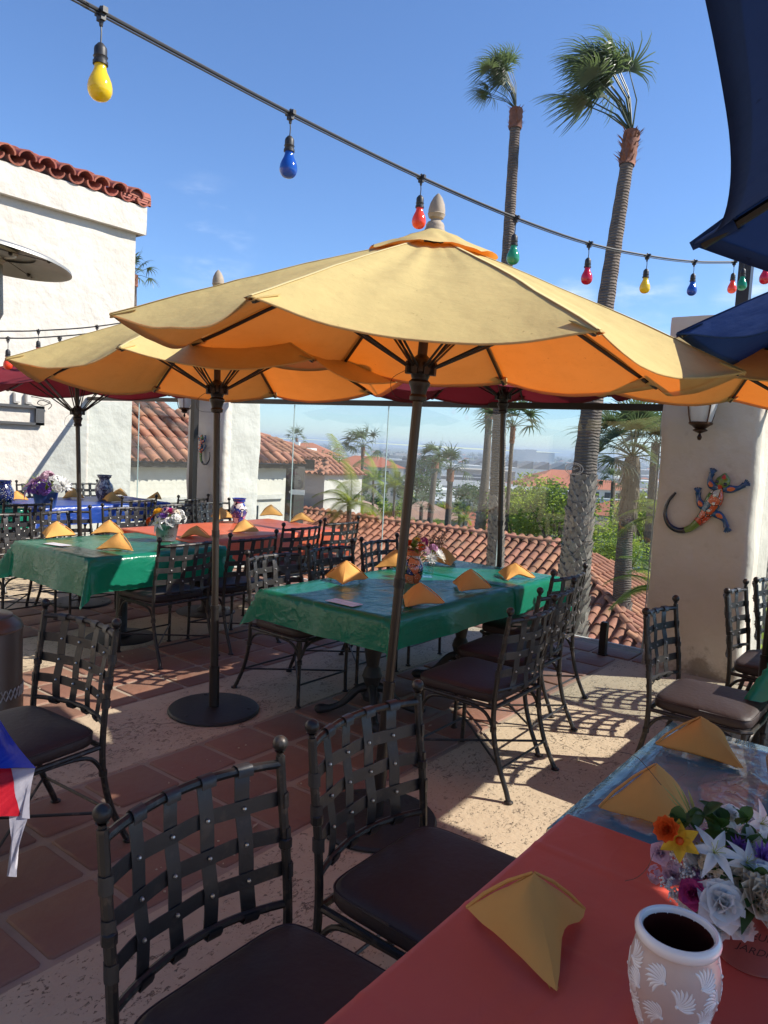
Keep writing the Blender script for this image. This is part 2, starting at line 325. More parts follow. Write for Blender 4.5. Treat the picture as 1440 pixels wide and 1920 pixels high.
g.build('ground', ground_m, auto=0, kind='structure')

# ---- patio slab
XL, XR, YB, YE = -10.2, 6.0, -7.0, 6.42
sl_ = MB(); sl_.box(((XL + XR) / 2, (YB + YE) / 2, -.221), (XR - XL, YE - YB, .43)); slab = sl_.build('patio_slab', grout, smooth=False, kind='structure')
conc = MB()
strips = [(-6.62, -5.64), (-4.85, -3.86), (-3.10, -2.07), (-.32, .66), (1.44, 2.4)]
def slab_panel(x0, x1, y0, y1):
    b = .006
    nx, ny = 2, 2
    conc.add([(x0, y0, -.03), (x1, y0, -.03), (x1, y1, -.03), (x0, y1, -.03), (x0, y0, -b), (x1, y0, -b), (x1, y1, -b), (x0, y1, -b),
              (x0 + b, y0 + b, 0), (x1 - b, y0 + b, 0), (x1 - b, y1 - b, 0), (x0 + b, y1 - b, 0)],
             [(0, 1, 5, 4), (1, 2, 6, 5), (2, 3, 7, 6), (3, 0, 4, 7), (4, 5, 9, 8), (5, 6, 10, 9), (6, 7, 11, 10), (7, 4, 8, 11), (8, 9, 10, 11)])
edges = [XL] + [e for s_ in strips for e in s_] + [XR]
pieces = []
for i in range(0, len(edges), 2):
    x0, x1 = edges[i] + .006, edges[i + 1] - .006
    ysx = [YB, -4.2, -1.4, 1.9 if i == 6 else 1.2, 5.97] if i != 6 else [YB, -3, .4, 5.97]
    for a, b in zip(ysx, ysx[1:]):
        conc = MB(); slab_panel(x0, x1, a + .004, b - .004); pieces.append(conc.build('concrete_panel', concrete, slab, smooth=False))
# tiles
def tile_mesh(w, d, h=.022):
    m = MB(); b = .008; x, y = w / 2, d / 2; rows = []
    def ring(ix, z, rr):
        pts = []
        for (sx, sy) in ((1, 1), (-1, 1), (-1, -1), (1, -1)):
            for q in range(2):
                a = atan2(sy, sx) - pi / 4 + q * pi / 2
                pts.append(V((sx * (x - ix - rr) + rr * cos(a), sy * (y - ix - rr) + rr * sin(a), z)))
        return pts
    rows = [ring(0, -h, .012), ring(0, -b, .012), ring(b * .35, -b * .3, .012), ring(b, 0, .012)]
    m.quadgrid(rows, closev=True); n = len(m.v); m.f.append(tuple(range(n - 8, n))); m.m.append(0)
    me = bpy.data.meshes.new('tile'); me.from_pydata(m.v, [], m.f); me.materials.append(tile_m)
    me.polygons.foreach_set('use_smooth', [True] * len(me.polygons)); me.set_sharp_from_angle(angle=radians(50)); return me
tm = tile_mesh(.302, .318); tmb = tile_mesh(.325, .40)
def put_tile(me, x, y):
    o = bpy.data.objects.new('tile', me); COL.objects.link(o); o.parent = slab
    o.location = (x, y, .003 + ru(-.0015, .0015)); o.rotation_euler = (ru(-.004, .004), ru(-.004, .004), ru(-.008, .008))
ntile = 0
for (a, b) in strips[:4]:
    wd = (b - a) / 3
    y0 = {0: 2.2, 1: 1.2, 2: .1, 3: 2.0}[strips.index((a, b))]
    k = 0
    while True:
        y = (1.305 if a == -3.10 else 1.13) + (k + math.floor((y0 - 1.2) / .345)) * .345
        if y > 5.9: break
        for i in range(3):
            if not (a > -1 and y > 4.6 and rnd() < 0): put_tile(tm, a + wd * (i + .5), y); ntile += 1
        k += 1
nb = int((XR - XL) / .342)
for i in range(nb):
    x = XL + .342 * (i + .5)
    if x < .6: put_tile(tmb, x, 6.195); ntile += 1
edge = MB(); edge.box(((XL + XR) / 2, 6.435, -.06), (XR - XL, .03, .12)); edge.build('slab_edge_trim', mat('edge_trim', (.6, .56, .5), .8), smooth=False, kind='structure')
rw = MB(); rw.box(((XL + XR) / 2, 6.1, -2.6), (XR - XL, .5, 4.3)); tag(rw.build('retaining_wall', stucco, smooth=False), 'pale stucco retaining wall below the patio edge', 'wall')

random.seed(64); m = MB()
for i in range(420):
    x, y = ru(-5.2, .2), ru(.7, 5.8); a = ru(0, 6.28); r_ = ru(.0015, .0045)
    if i % 9: m.box((x, y, .006 + r_ * .4), (r_ * 2, r_ * ru(1, 2), r_), Matrix.Rotation(a, 3, 'Z'))
    else:
        c_, s_ = cos(a), sin(a); L_ = ru(.012, .03); m.add([(x - c_ * L_, y - s_ * L_, .008), (x + s_ * L_ * .3, y - c_ * L_ * .3, .013), (x + c_ * L_, y + s_ * L_, .009), (x - s_ * L_ * .3, y + c_ * L_ * .3, .011)], [(0, 1, 2, 3)])
m.build('floor_crumbs', mat('crumbs', (.42, .34, .24), .9), smooth=False, kind='stuff')

# ================================================================ stucco building on the left
def rough_grid(m, P0, U, Vv, nu, nv, nrm, amp, sc, keep_edge=True):
    rows = []
    for i in range(nu + 1):
        row = []
        for j in range(nv + 1):
            p = V(P0) + V(U) * (i / nu) + V(Vv) * (j / nv)
            a = 0 if keep_edge and (i in (0, nu) or j in (0, nv)) else (nn(p, sc) * .7 + nn(p, sc * 3) * .3) * amp
            row.append(p + V(nrm) * a)
        rows.append(row)
    m.quadgrid(rows)
bld = empty('stucco_building', (XL, 0, 0), label='white stucco building with clay tile coping, left of the patio', category='building')
def rel(o, root): o.matrix_parent_inverse = Matrix.Translation(root.location).inverted(); return o
YC = 6.78; ZT = 4.60
m = MB(); rough_grid(m, (XL, -7, -4.2), (0, YC + 7, 0), (0, 0, 8.85), 110, 80, (1, 0, 0), .022, 1.7)
rough_grid(m, (XL, YC, -4.2), (-8, 0, 0), (0, 0, 8.85), 20, 30, (0, 1, 0), .02, 1.7)
rel(m.build('wall', stucco, bld, auto=0), bld)
m = MB()
ch = .40
for (x0, x1, y0, y1, z0, z1) in ((XL + .001, XL + .11, -7, YC + .11, ZT, ZT + ch),):
    rough_grid(m, (x1, y0, z0), (0, y1 - y0, 0), (0, 0, z1 - z0), 90, 6, (1, 0, 0), .015, 3, False)
    m.quadgrid([[(x0, y0, z0), (x0, y1, z0)], [(x1 - .004, y0, z0), (x1 - .004, y1, z0)]])
    m.quadgrid([[(x0 - 8, y1, z0), (x0 - 8, y1, z1)], [(x1, y1, z0), (x1, y1, z1)]])
    m.quadgrid([[(x0 - 8, y0, z1), (x0 - 8, y1, z1)], [(x1, y0, z1), (x1, y1, z1)]])
rel(m.build('cornice', stucco, bld, auto=30), bld)
def barrel(L=.40, r0=.092, r1=.078, th=.014, n=7, conv=1):
    m = MB(); rows = []
    for (y, r) in ((0, r0), (-L, r1)):
        rows.append([(r * cos(pi * k / n), y, conv * r * sin(pi * k / n) * .82) for k in range(n + 1)])
    inn = [[((abs(p[0]) - th) * (1 if p[0] > 0 else -1) * 1.0, p[1], p[2] - conv * th * .9) for p in rows[0]], [((abs(p[0]) - th) * (1 if p[0] > 0 else -1), p[1], p[2] - conv * th * .9) for p in rows[1]]]
    m.quadgrid(rows); m.quadgrid([rows[0], inn[0]]); m.quadgrid(inn)
    me = bpy.data.meshes.new('roof_tile'); me.from_pydata(m.v, [], m.f)
    me.polygons.foreach_set('use_smooth', [True] * len(me.polygons)); me.set_sharp_from_angle(angle=radians(40)); return me, m
big_cap, _ = barrel(.45, .125, .105, .018, 8); big_cap.materials.append(roofred_m)
big_pan, _ = barrel(.45, .115, .10, .018, 8, -1); big_pan.materials.append(roofred_m)
rc, cap_m = barrel(); rc.materials.append(rooftile_m)
# coping of the building: caps and pans sloping down towards the patio (open ends face +X)
y = YC + .02; i = 0
while y > 1.2:
    for kind, me in ((0, big_pan), (1, big_cap)):
        for rr in range(2):
            o = bpy.data.objects.new('coping_tile', me); COL.objects.link(o); o.parent = bld
            yy = y - kind * .135
            if kind == 1 and i == 0 and rr == 0: yy = y - .12
            o.location = (.155 - rr * .36 + ru(-.015, .015), yy + ru(-.006, .006), ZT + ch + .085 + rr * .12 + kind * .035 + ru(-.006, .006))
            o.rotation_euler = (radians(18) * 0, 0, 0)
            o.matrix_basis = Matrix.Translation(o.location) @ Matrix.Rotation(-pi / 2 + ru(-.03, .03), 4, 'Z') @ Matrix.Rotation(-radians(17), 4, 'X')
    y -= .27; i += 1
for k in range(4):                                   # flat stack of tiles capping the corner
    o = bpy.data.objects.new('corner_tile', big_cap); COL.objects.link(o); o.parent = bld
    o.matrix_basis = Matrix.Translation((.02, YC + .16, ZT + ch + .03 + k * .035)) @ Matrix.Rotation(ru(-.1, .1), 4, 'Z') @ Matrix.Rotation(-.05, 4, 'X')
m = MB(); m.box((-4, (YC - 7) / 2, ZT + ch + .02), (8, YC + 7, .04)); m.build('roof_deck', roofpan_m, bld, smooth=False)
m = MB(); rough_grid(m, (-.35, 4.78, ZT + ch + .18), (.3, 0, 0), (0, .22, 0), 4, 4, (0, 0, 1), .1, 9, False); m.build('mortar_lump', mat('mortar', (.35, .27, .17), .95, bump=.6, bscale=30), bld)
# TV bracket, outlets, cable on the wall
def wall_pt(px, py, off=.03):
    d = ray(px, py); X = XL + off; return EYE + d * ((X) / d.x)
grey_metal = mat('grey_steel', (.10, .10, .10), .45, .6)
br = empty('tv_bracket', (XL, 4.6, 1.78), label='black steel television wall bracket with slotted rails on the white wall', category='bracket')
m = MB()
for z in (.12, -.11): m.box((.05, .1, z), (.03, 1.32, .035)); m.box((.03, .1, z), (.05, 1.32, .008))
m.build('rail', grey_metal, br, smooth=False)
m = MB()
for y in (-.5, .70): m.box((.045, y, 0), (.04, .12, .25))
m.build('end_plate', grey_metal, br, smooth=False)
m = MB(); m.box((.04, .05, 0), (.02, .05, .25)); m.box((.041, .05, 0), (.02, .09, .09), Matrix.Rotation(pi / 4, 3, 'X')); m.build('center_plate', grey_metal, br, smooth=False)
box_m = mat('outlet_box', (.55, .52, .47), .6)
for (y, lb) in ((4.99, 'left of the two small outlet boxes on the white wall'), (5.15, 'right outlet box on the white wall with a cable looping out')):
    m = MB(); m.box((0, 0, 0), (.05, .085, .14)); m.box((.028, 0, 0), (.01, .065, .11)); o = m.build('outlet_box', box_m, smooth=False); o.location = (XL + .03, y, 2.01); tag(o, lb, 'outlet', 'outlet boxes above the television bracket')
m = MB(); m.tube(spline([(XL + .06, 5.17, 2.04), (XL + .1, 5.3, 2.02), (XL + .1, 5.42, 1.98), (XL + .09, 5.33, 1.93), (XL + .1, 5.24, 1.95), (XL + .09, 5.3, 2.0), (XL + .08, 5.45, 1.95), (XL + .05, 5.42, 1.88)]), .006, 6)
tag(m.build('wall_cable', dark_metal), 'thin black cable looping from the outlet box to the bracket', 'cable')

# building behind the camera (seen in the glass)
bk = empty('patio_house', (0, YB, 0), label='stucco house, wall tinted warm to bounce light, with shaded openings behind the camera', category='building')
m = MB(); m.box((-2, -.4, 2.2), (17, .4, 4.6)); m.build('wall', mat('warm_house_wall', (.66, .52, .36), .9), bk, smooth=False)  # wall colour warmed to bounce fill light onto the patio
for x in (-8, -4.6, -1.2, 2.2):
    m = MB(); m.box((x, -.16, 1.15), (1.7, .1, 2.3)); fr_ = m.build('window', mat('dark_window', (.02, .025, .03), .1), bk, smooth=False)
m = MB(); m.box((-2, -.1, 4.6), (17.5, 1.6, .12), Matrix.Rotation(-.2, 3, 'X')); m.build('roof', roofpan_m, bk, smooth=False)

# ================================================================ pillars
def pillar(loc, wx, wy, h, name, label, smt=None):
    root = empty(name, loc, label=label, category='pillar')
    m = MB(); nz_ = 40
    sec = []
    nseg = 12; rr = .05
    base = []
    for (sx, sy) in ((1, 1), (-1, 1), (-1, -1), (1, -1)):
        for q in range(4):
            a = atan2(sy, sx) - pi / 4 + q * pi / 6; base.append((sx * (wx / 2 - rr) + rr * cos(a), sy * (wy / 2 - rr) + rr * sin(a)))
    full = []
    for i in range(len(base)):
        a, b = base[i], base[(i + 1) % len(base)]; L = math.hypot(a[0] - b[0], a[1] - b[1]); n = max(1, int(L / .06))
        full += [(a[0] + (b[0] - a[0]) * k / n, a[1] + (b[1] - a[1]) * k / n) for k in range(n)]
    rows = []
    for j in range(nz_ + 1):
        z = h * j / nz_; fl = 1 + .03 * max(0, 1 - z / .4) ** 2
        row = []
        for (x, y) in full:
            d = V((x, y, 0)).normalized(); a = nn((x + loc[0], y + loc[1], z), 2.2) * .02 + nn((x + loc[0], y, z), 8) * .006
            row.append(V((x * fl, y * fl, z)) + d * a)
        rows.append(row)
    m.quadgrid(rows, closev=True); n = len(full); m.f.append(tuple(len(m.v) - n + k for k in range(n))); m.m.append(0)
    m.build('shaft', smt or stucco_p, root, auto=50)
    return root
PR = pillar((-1.54, 6.36, -.02), .72, .78, 2.76, 'pillar', 'thick stucco pillar at right with the large painted lizard and a lantern')
PL = pillar((-7.46, 6.30, -.02), .70, .62, 2.78, 'pillar', 'stucco pillar beside the white building, with the small painted lizard', stucco)
m = MB(); m.box((0, 0, 0), (.10, .10, 3.9)); o = m.build('light_post', dark_metal, smooth=False); o.location = (-1.62, 6.98, 1.95); tag(o, 'tall black square steel post holding the string lights behind the right pillar', 'post')
m = MB(); m.box((0, 0, 0), (.07, .07, 3.2)); o = m.build('light_post', dark_metal, smooth=False); o.location = atD(372, 552, 8.9) - V((0, 0, 1.6)); tag(o, 'dark steel post whose top shows just above the rear yellow umbrella', 'post')

# ================================================================ glass screen
GX0, GX1 = XL + .01, -1.93
scr = empty('glass_screen', (0, 0, 0), label='frameless glass wind screen with dark top rail along the patio edge', category='glass screen')
def gy(x): return 6.05 + (x - XL) * .006
def rz_(x): return 2.08 - (x - XL) * .003
m = MB()
def bar(m, a, b, w_, h_):
    a, b = V(a), V(b); d = (b - a); L = d.length; d.normalize(); s = V((-d.y, d.x, 0)).normalized(); u = s.cross(d) * -1
    p = [q + s * i * w_ / 2 + u * j * h_ / 2 for q in (a, b) for (i, j) in ((-1, -1), (1, -1), (1, 1), (-1, 1))]
    m.add(p, [(0, 3, 2, 1), (4, 5, 6, 7), (0, 1, 5, 4), (1, 2, 6, 5), (2, 3, 7, 6), (3, 0, 4, 7)])
bar(m, (GX0, gy(GX0), rz_(GX0)), (-7.82, gy(-7.8), rz_(-7.8)), .05, .05); m.build('top_rail', dark_metal, scr, smooth=False)
m = MB(); bar(m, (-7.06, gy(-7.06), rz_(-7.06)), (-1.91, gy(-1.9), rz_(-1.9)), .05, .055); m.build('top_rail', dark_metal, scr, smooth=False)
m = MB(); bar(m, (-1.17, gy(-1.2), rz_(-1.2)), (4.5, gy(4.5), rz_(4.5)), .05, .055); m.build('top_rail', dark_metal, scr, smooth=False)
joints = [(-10.17, -8.95), (-8.94, -7.83), (-7.05, -6.01), (-6.0, -4.68), (-4.67, -3.34), (-3.33, -1.94), (-1.14, 0.2), (.21, 1.6), (1.61, 3.0), (3.01, 4.4)]
gpan = []
for (a, b) in joints:
    m = MB(); bar(m, (a, gy(a), 1.045), (b, gy(b), 1.045), .01, 1.99); gpan.append(m.build('pane', glass_m, scr, smooth=False))
edge_m = mat('polished_glass_edge', (.35, .42, .40), .2)
for i, (a, b) in enumerate(joints):
    m = MB(); m.box((b + .004, gy(b), 1.045), (.006, .013, 1.98)); o = m.build('edge', edge_m, gpan[i], smooth=False)
# etched oval marks
for (px, py) in ((635, 849), (1075, 879), (370, 823 + 0), (356, 823)):
    if px == 370: continue
    d = ray(px, py); X = None
    tt = 6.07 / d.y; p = EYE + d * tt; p.y = gy(p.x) - .008
    k = min(range(len(joints)), key=lambda i: abs((joints[i][0] + joints[i][1]) / 2 - p.x))
    m = MB(); n = 32
    for r0, r1 in ((.085, .078), (.060, .057)):
        rows = [[(p.x + r * cos(2 * pi * q / n), p.y, p.z + r * .62 * sin(2 * pi * q / n)) for q in range(n)] for r in (r0, r1)]
        m.quadgrid(rows, closev=True)
    for q in range(26):
        a = 2 * pi * q / 26
        if abs(sin(a)) > .25: m.box((p.x + .068 * cos(a), p.y, p.z + .68 * .062 * sin(a) * 1.0), (.006, .001, .008))
    for dx in (-.025, -.012, 0, .012, .025): m.box((p.x + dx, p.y, p.z - .006 + abs(dx) * .5), (.009, .001, .006))
    m.box((p.x, p.y, p.z + .008), (.006, .001, .014))
    m.build('etched_mark', etch_m, gpan[k], smooth=False)
m = MB(); m.box((0, 0, .13), (.055, .055, .27)); m.box((0, 0, .27), (.047, .047, .012)); m.box((0, 0, .004), (.07, .07, .008)); o = m.build('short_post', dark_metal, smooth=False)
o.location = (-2.22, 5.98, 0.003); tag(o, 'short black square bollard post on the tile edge left of the pillar', 'post')

# ================================================================ wall lanterns
lamp_glass = mat('frosted_lamp_glass', (.72, .70, .66), .45, trans=(.8, .78, .72), transf=.3)
bronze = mat('aged_bronze', (.10, .055, .035), .4, .8, var=.4, vscale=20)
def lantern(loc, label, sc=1.):
    r = empty('wall_lantern', loc, label=label, category='lantern', group='wall lanterns on the pillars')
    P = lambda pr: [(a * sc, b * sc) for a, b in pr]
    m = MB(); m.lathe(P([(.001, -.02), (.06, -.01), (.075, .02), (.10, .12), (.118, .24), (.122, .33), (.11, .40), (.08, .43)]), 24); m.build('lamp_glass', lamp_glass, r)
    m = MB(); m.lathe(P([(.001, -.125), (.012, -.12), (.018, -.10), (.010, -.082), (.006, -.075), (.022, -.068), (.05, -.055), (.052, -.048), (.036, -.04), (.06, -.02), (.082, -.008), (.085, .004), (.078, .01), (.06, .01)]), 24); m.build('bottom_finial', bronze, r)
    m = MB(); m.lathe(P([(.05, .42), (.13, .40), (.135, .42), (.10, .46), (.05, .52), (.02, .56), (.02, .60), (.001, .61)]), 24); m.build('lamp_cap', bronze, r)
    for k in range(4):
        a = pi / 4 + k * pi / 2
        m = MB(); m.tube([V((q * cos(a), q * sin(a), z)) * sc for q, z in ((.082, 0), (.098, .06), (.115, .16), (.13, .26), (.133, .34), (.128, .41))], .006 * sc, 6); m.build('cage_rib', bronze, r)
    m = MB(); m.tube(spline([(0, 0, .58 * sc), (0, .05, .66 * sc), (0, .14, .6 * sc), (0, .17, .45 * sc)]), .011, 8); m.box((0, .175, .42 * sc), (.11, .02, .24)); m.build('wall_arm', bronze, r)
    return r
lantern((-1.56, 5.81, 1.925), 'frosted glass wall lantern hanging on the right pillar above the lizard', 1.)
lantern((-7.62, 5.80, 1.955), 'frosted glass wall lantern on the left pillar, partly hidden by umbrella', .85)

# ================================================================ ceramic lizards
def painted(name, seed, cols):
    m = bpy.data.materials.new(name); m.use_nodes = True; t = m.node_tree; b = t.nodes['Principled BSDF']; b.inputs['Roughness'].default_value = .15; b.inputs['Coat Weight'].default_value = .5
    tc = N(t, 'ShaderNodeTexCoord'); v = N(t, 'ShaderNodeTexVoronoi'); v.inputs['Scale'].default_value = 16 + seed; t.links.new(tc.outputs['Object'], v.inputs['Vector'])
    sp = N(t, 'ShaderNodeSeparateColor'); t.links.new(v.outputs['Color'], sp.inputs[0])
    r = N(t, 'ShaderNodeValToRGB'); r.color_ramp.interpolation = 'CONSTANT'
    while len(r.color_ramp.elements) < len(cols): r.color_ramp.elements.new(.5)
    for i, c in enumerate(cols): r.color_ramp.elements[i].position = i / len(cols); r.color_ramp.elements[i].color = (*c, 1)
    t.links.new(sp.outputs[0], r.inputs[0])
    v2 = N(t, 'ShaderNodeTexVoronoi', feature='DISTANCE_TO_EDGE'); v2.inputs['Scale'].default_value = 16 + seed; t.links.new(tc.outputs['Object'], v2.inputs['Vector'])
    lt = N(t, 'ShaderNodeMath', operation='LESS_THAN'); lt.inputs[1].default_value = .035; t.links.new(v2.outputs[0], lt.inputs[0])
    mx = N(t, 'ShaderNodeMix', data_type='RGBA'); mx.inputs[7].default_value = (.01, .01, .015, 1); t.links.new(lt.outputs[0], mx.inputs[0]); t.links.new(r.outputs[0], mx.inputs[6])
    v3 = N(t, 'ShaderNodeTexVoronoi'); v3.inputs['Scale'].default_value = 75; t.links.new(tc.outputs['Object'], v3.inputs['Vector'])
    l3 = N(t, 'ShaderNodeMath', operation='LESS_THAN'); l3.inputs[1].default_value = .2; t.links.new(v3.outputs[0], l3.inputs[0])
    m3 = N(t, 'ShaderNodeMix', data_type='RGBA'); m3.inputs[7].default_value = (.8, .78, .7, 1); t.links.new(l3.outputs[0], m3.inputs[0]); t.links.new(mx.outputs[2], m3.inputs[6])
    t.links.new(m3.outputs[2], b.inputs['Base Color']); return m
talavera = painted('talavera_glaze', 0, [(.5, .07, .02), (.55, .10, .03), (.10, .18, .03), (.02, .09, .16), (.5, .06, .02), (.45, .42, .33)])
glaze = lambda n, c: mat(n, c, .18, coat=.5)
g_blue, g_or, g_gr, g_bk, g_rd = glaze('glaze_blue', (.01, .06, .16)), glaze('glaze_orange', (.6, .13, .03)), glaze('glaze_green', (.12, .19, .03)), glaze('glaze_black', (.008, .009, .02)), glaze('glaze_red', (.5, .04, .02))
def flat_tube(m, pts, rs, fl=.55, n=12):
    pts = [V(p) for p in pts]; rows = []
    for i, p in enumerate(pts):
        d = (pts[min(i + 1, len(pts) - 1)] - pts[max(i - 1, 0)]).normalized(); s = V((d.z, 0, -d.x)).normalized()
        rows.append([p + s * cos(2 * pi * k / n) * rs[i] + V((0, 1, 0)) * sin(2 * pi * k / n) * rs[i] * fl for k in range(n)])
    m.quadgrid(rows, closev=True)
def lizard(loc, sc, rot, label, mir=1):
    r = empty('ceramic_lizard', loc, label=label, category='ornament', group='painted lizards on the pillars')
    T = lambda x, z, y=0: V((mir * (x * cos(rot) - z * sin(rot)) * sc, -y * sc, (x * sin(rot) + z * cos(rot)) * sc))
    # body runs up +z (head) with slight tilt, then tail curls
    body = spline([(.0, .30), (.005, .26), (.0, .215), (-.005, .17), (-.01, .12), (-.02, .06), (-.035, .0), (-.055, -.05)] and [T(.0, .30), T(.004, .26), T(0, .215), T(-.004, .17), T(-.01, .12), T(-.02, .06), T(-.035, 0), T(-.058, -.05)], 4)
    rr = [q_ * 1.22 for q_ in (.004, .012, .02, .027, .032, .034, .034, .033, .026, .023, .022, .024, .030, .036, .040, .042, .042, .042, .041, .04, .038, .035, .033, .031, .029, .027, .026, .025, .024)]
    m = MB(); flat_tube(m, body, [q * sc for q in rr[:len(body)]]); m.build('body', talavera, r, auto=0)
    m = MB(); flat_tube(m, [p + V((0, -.003 * sc, 0)) for p in body[:9]], [q * sc * 1.04 for q in rr[:9]], .5); m.build('head', g_gr, r, auto=0)
    m = MB(); flat_tube(m, [p + V((0, -.013 * sc, 0)) for p in body[1:11]], [.004 * sc, .011 * sc, .017 * sc, .02 * sc, .021 * sc, .021 * sc, .02 * sc, .017 * sc, .012 * sc, .004 * sc], .5); m.build('head_patch', g_rd, r, auto=0)
    tail = spline([T(-.055, -.045), T(-.09, -.10), T(-.15, -.135), T(-.22, -.12), T(-.265, -.06), T(-.27, .02), T(-.245, .09)], 5)
    n = len(tail); m = MB(); flat_tube(m, tail, [(.026 - .019 * (i / n) ** .8) * sc for i in range(n)], .7); m.build('tail', g_bk, r, auto=0)
    m = MB(); flat_tube(m, [p + V((0, -.004 * sc, 0)) for p in tail[:8]], [(.0262 - .019 * (i / n) ** .8) * sc for i in range(8)], .7); m.build('tail_base', g_gr, r, auto=0)
    legs = [((.02, .205), (.06, .215), (.10, .235), (.125, .265)), ((-.02, .20), (-.055, .205), (-.075, .235), (-.075, .275)),
            ((.01, .04), (.05, .04), (.09, .02), (.115, -.015)), ((-.04, .05), (-.075, .07), (-.10, .10), (-.115, .135))]
    for L_ in legs:
        P = spline([T(a, b) for a, b in L_], 3); m = MB(); flat_tube(m, P, [q * sc for q in (.020, .024, .026, .025, .022, .018, .015, .014, .016, .019)], .6)
        d = (P[-1] - P[-3]).normalized(); s = V((d.z, 0, -d.x))
        for k in range(-2, 3):
            dd = (d + s * k * .42).normalized(); m.tube([P[-1] - d * .006 * sc, P[-1] + dd * .022 * sc, P[-1] + dd * .034 * sc], [.0065 * sc, .006 * sc, .004 * sc], 6)
        leg = m.build('leg', g_blue, r, auto=0)
        m = MB(); flat_tube(m, [p + V((0, -.008 * sc, 0)) for p in P[1:6]], [q * sc for q in (.006, .014, .016, .013, .004)], .6); m.build('leg_spot', g_or, leg, auto=0)
    for s_ in (-1, 1):
        m = MB(); m.ball(T(.024 * s_, .235, .018), .012 * sc, 8, 6); m.build('eye', g_bk, r)
    m = MB()
    for k in range(3):
        z = .05 + k * .05; m.ball(T(-.012 + .012 * (k % 2), z, .024), .011 * sc, 10, 6, (1, 1, .9))
    m.build('flower_spots', mat('glaze_cream', (.7, .66, .5), .2), r, kind='stuff')
    return r
lizard((-1.475, 5.945, 1.22), 1.2, radians(-14), 'large painted ceramic lizard with curled black tail on the right pillar')
lizard((-7.50, 5.945, 1.42), .78, radians(14), 'small painted ceramic lizard on the shaded left pillar', -1)

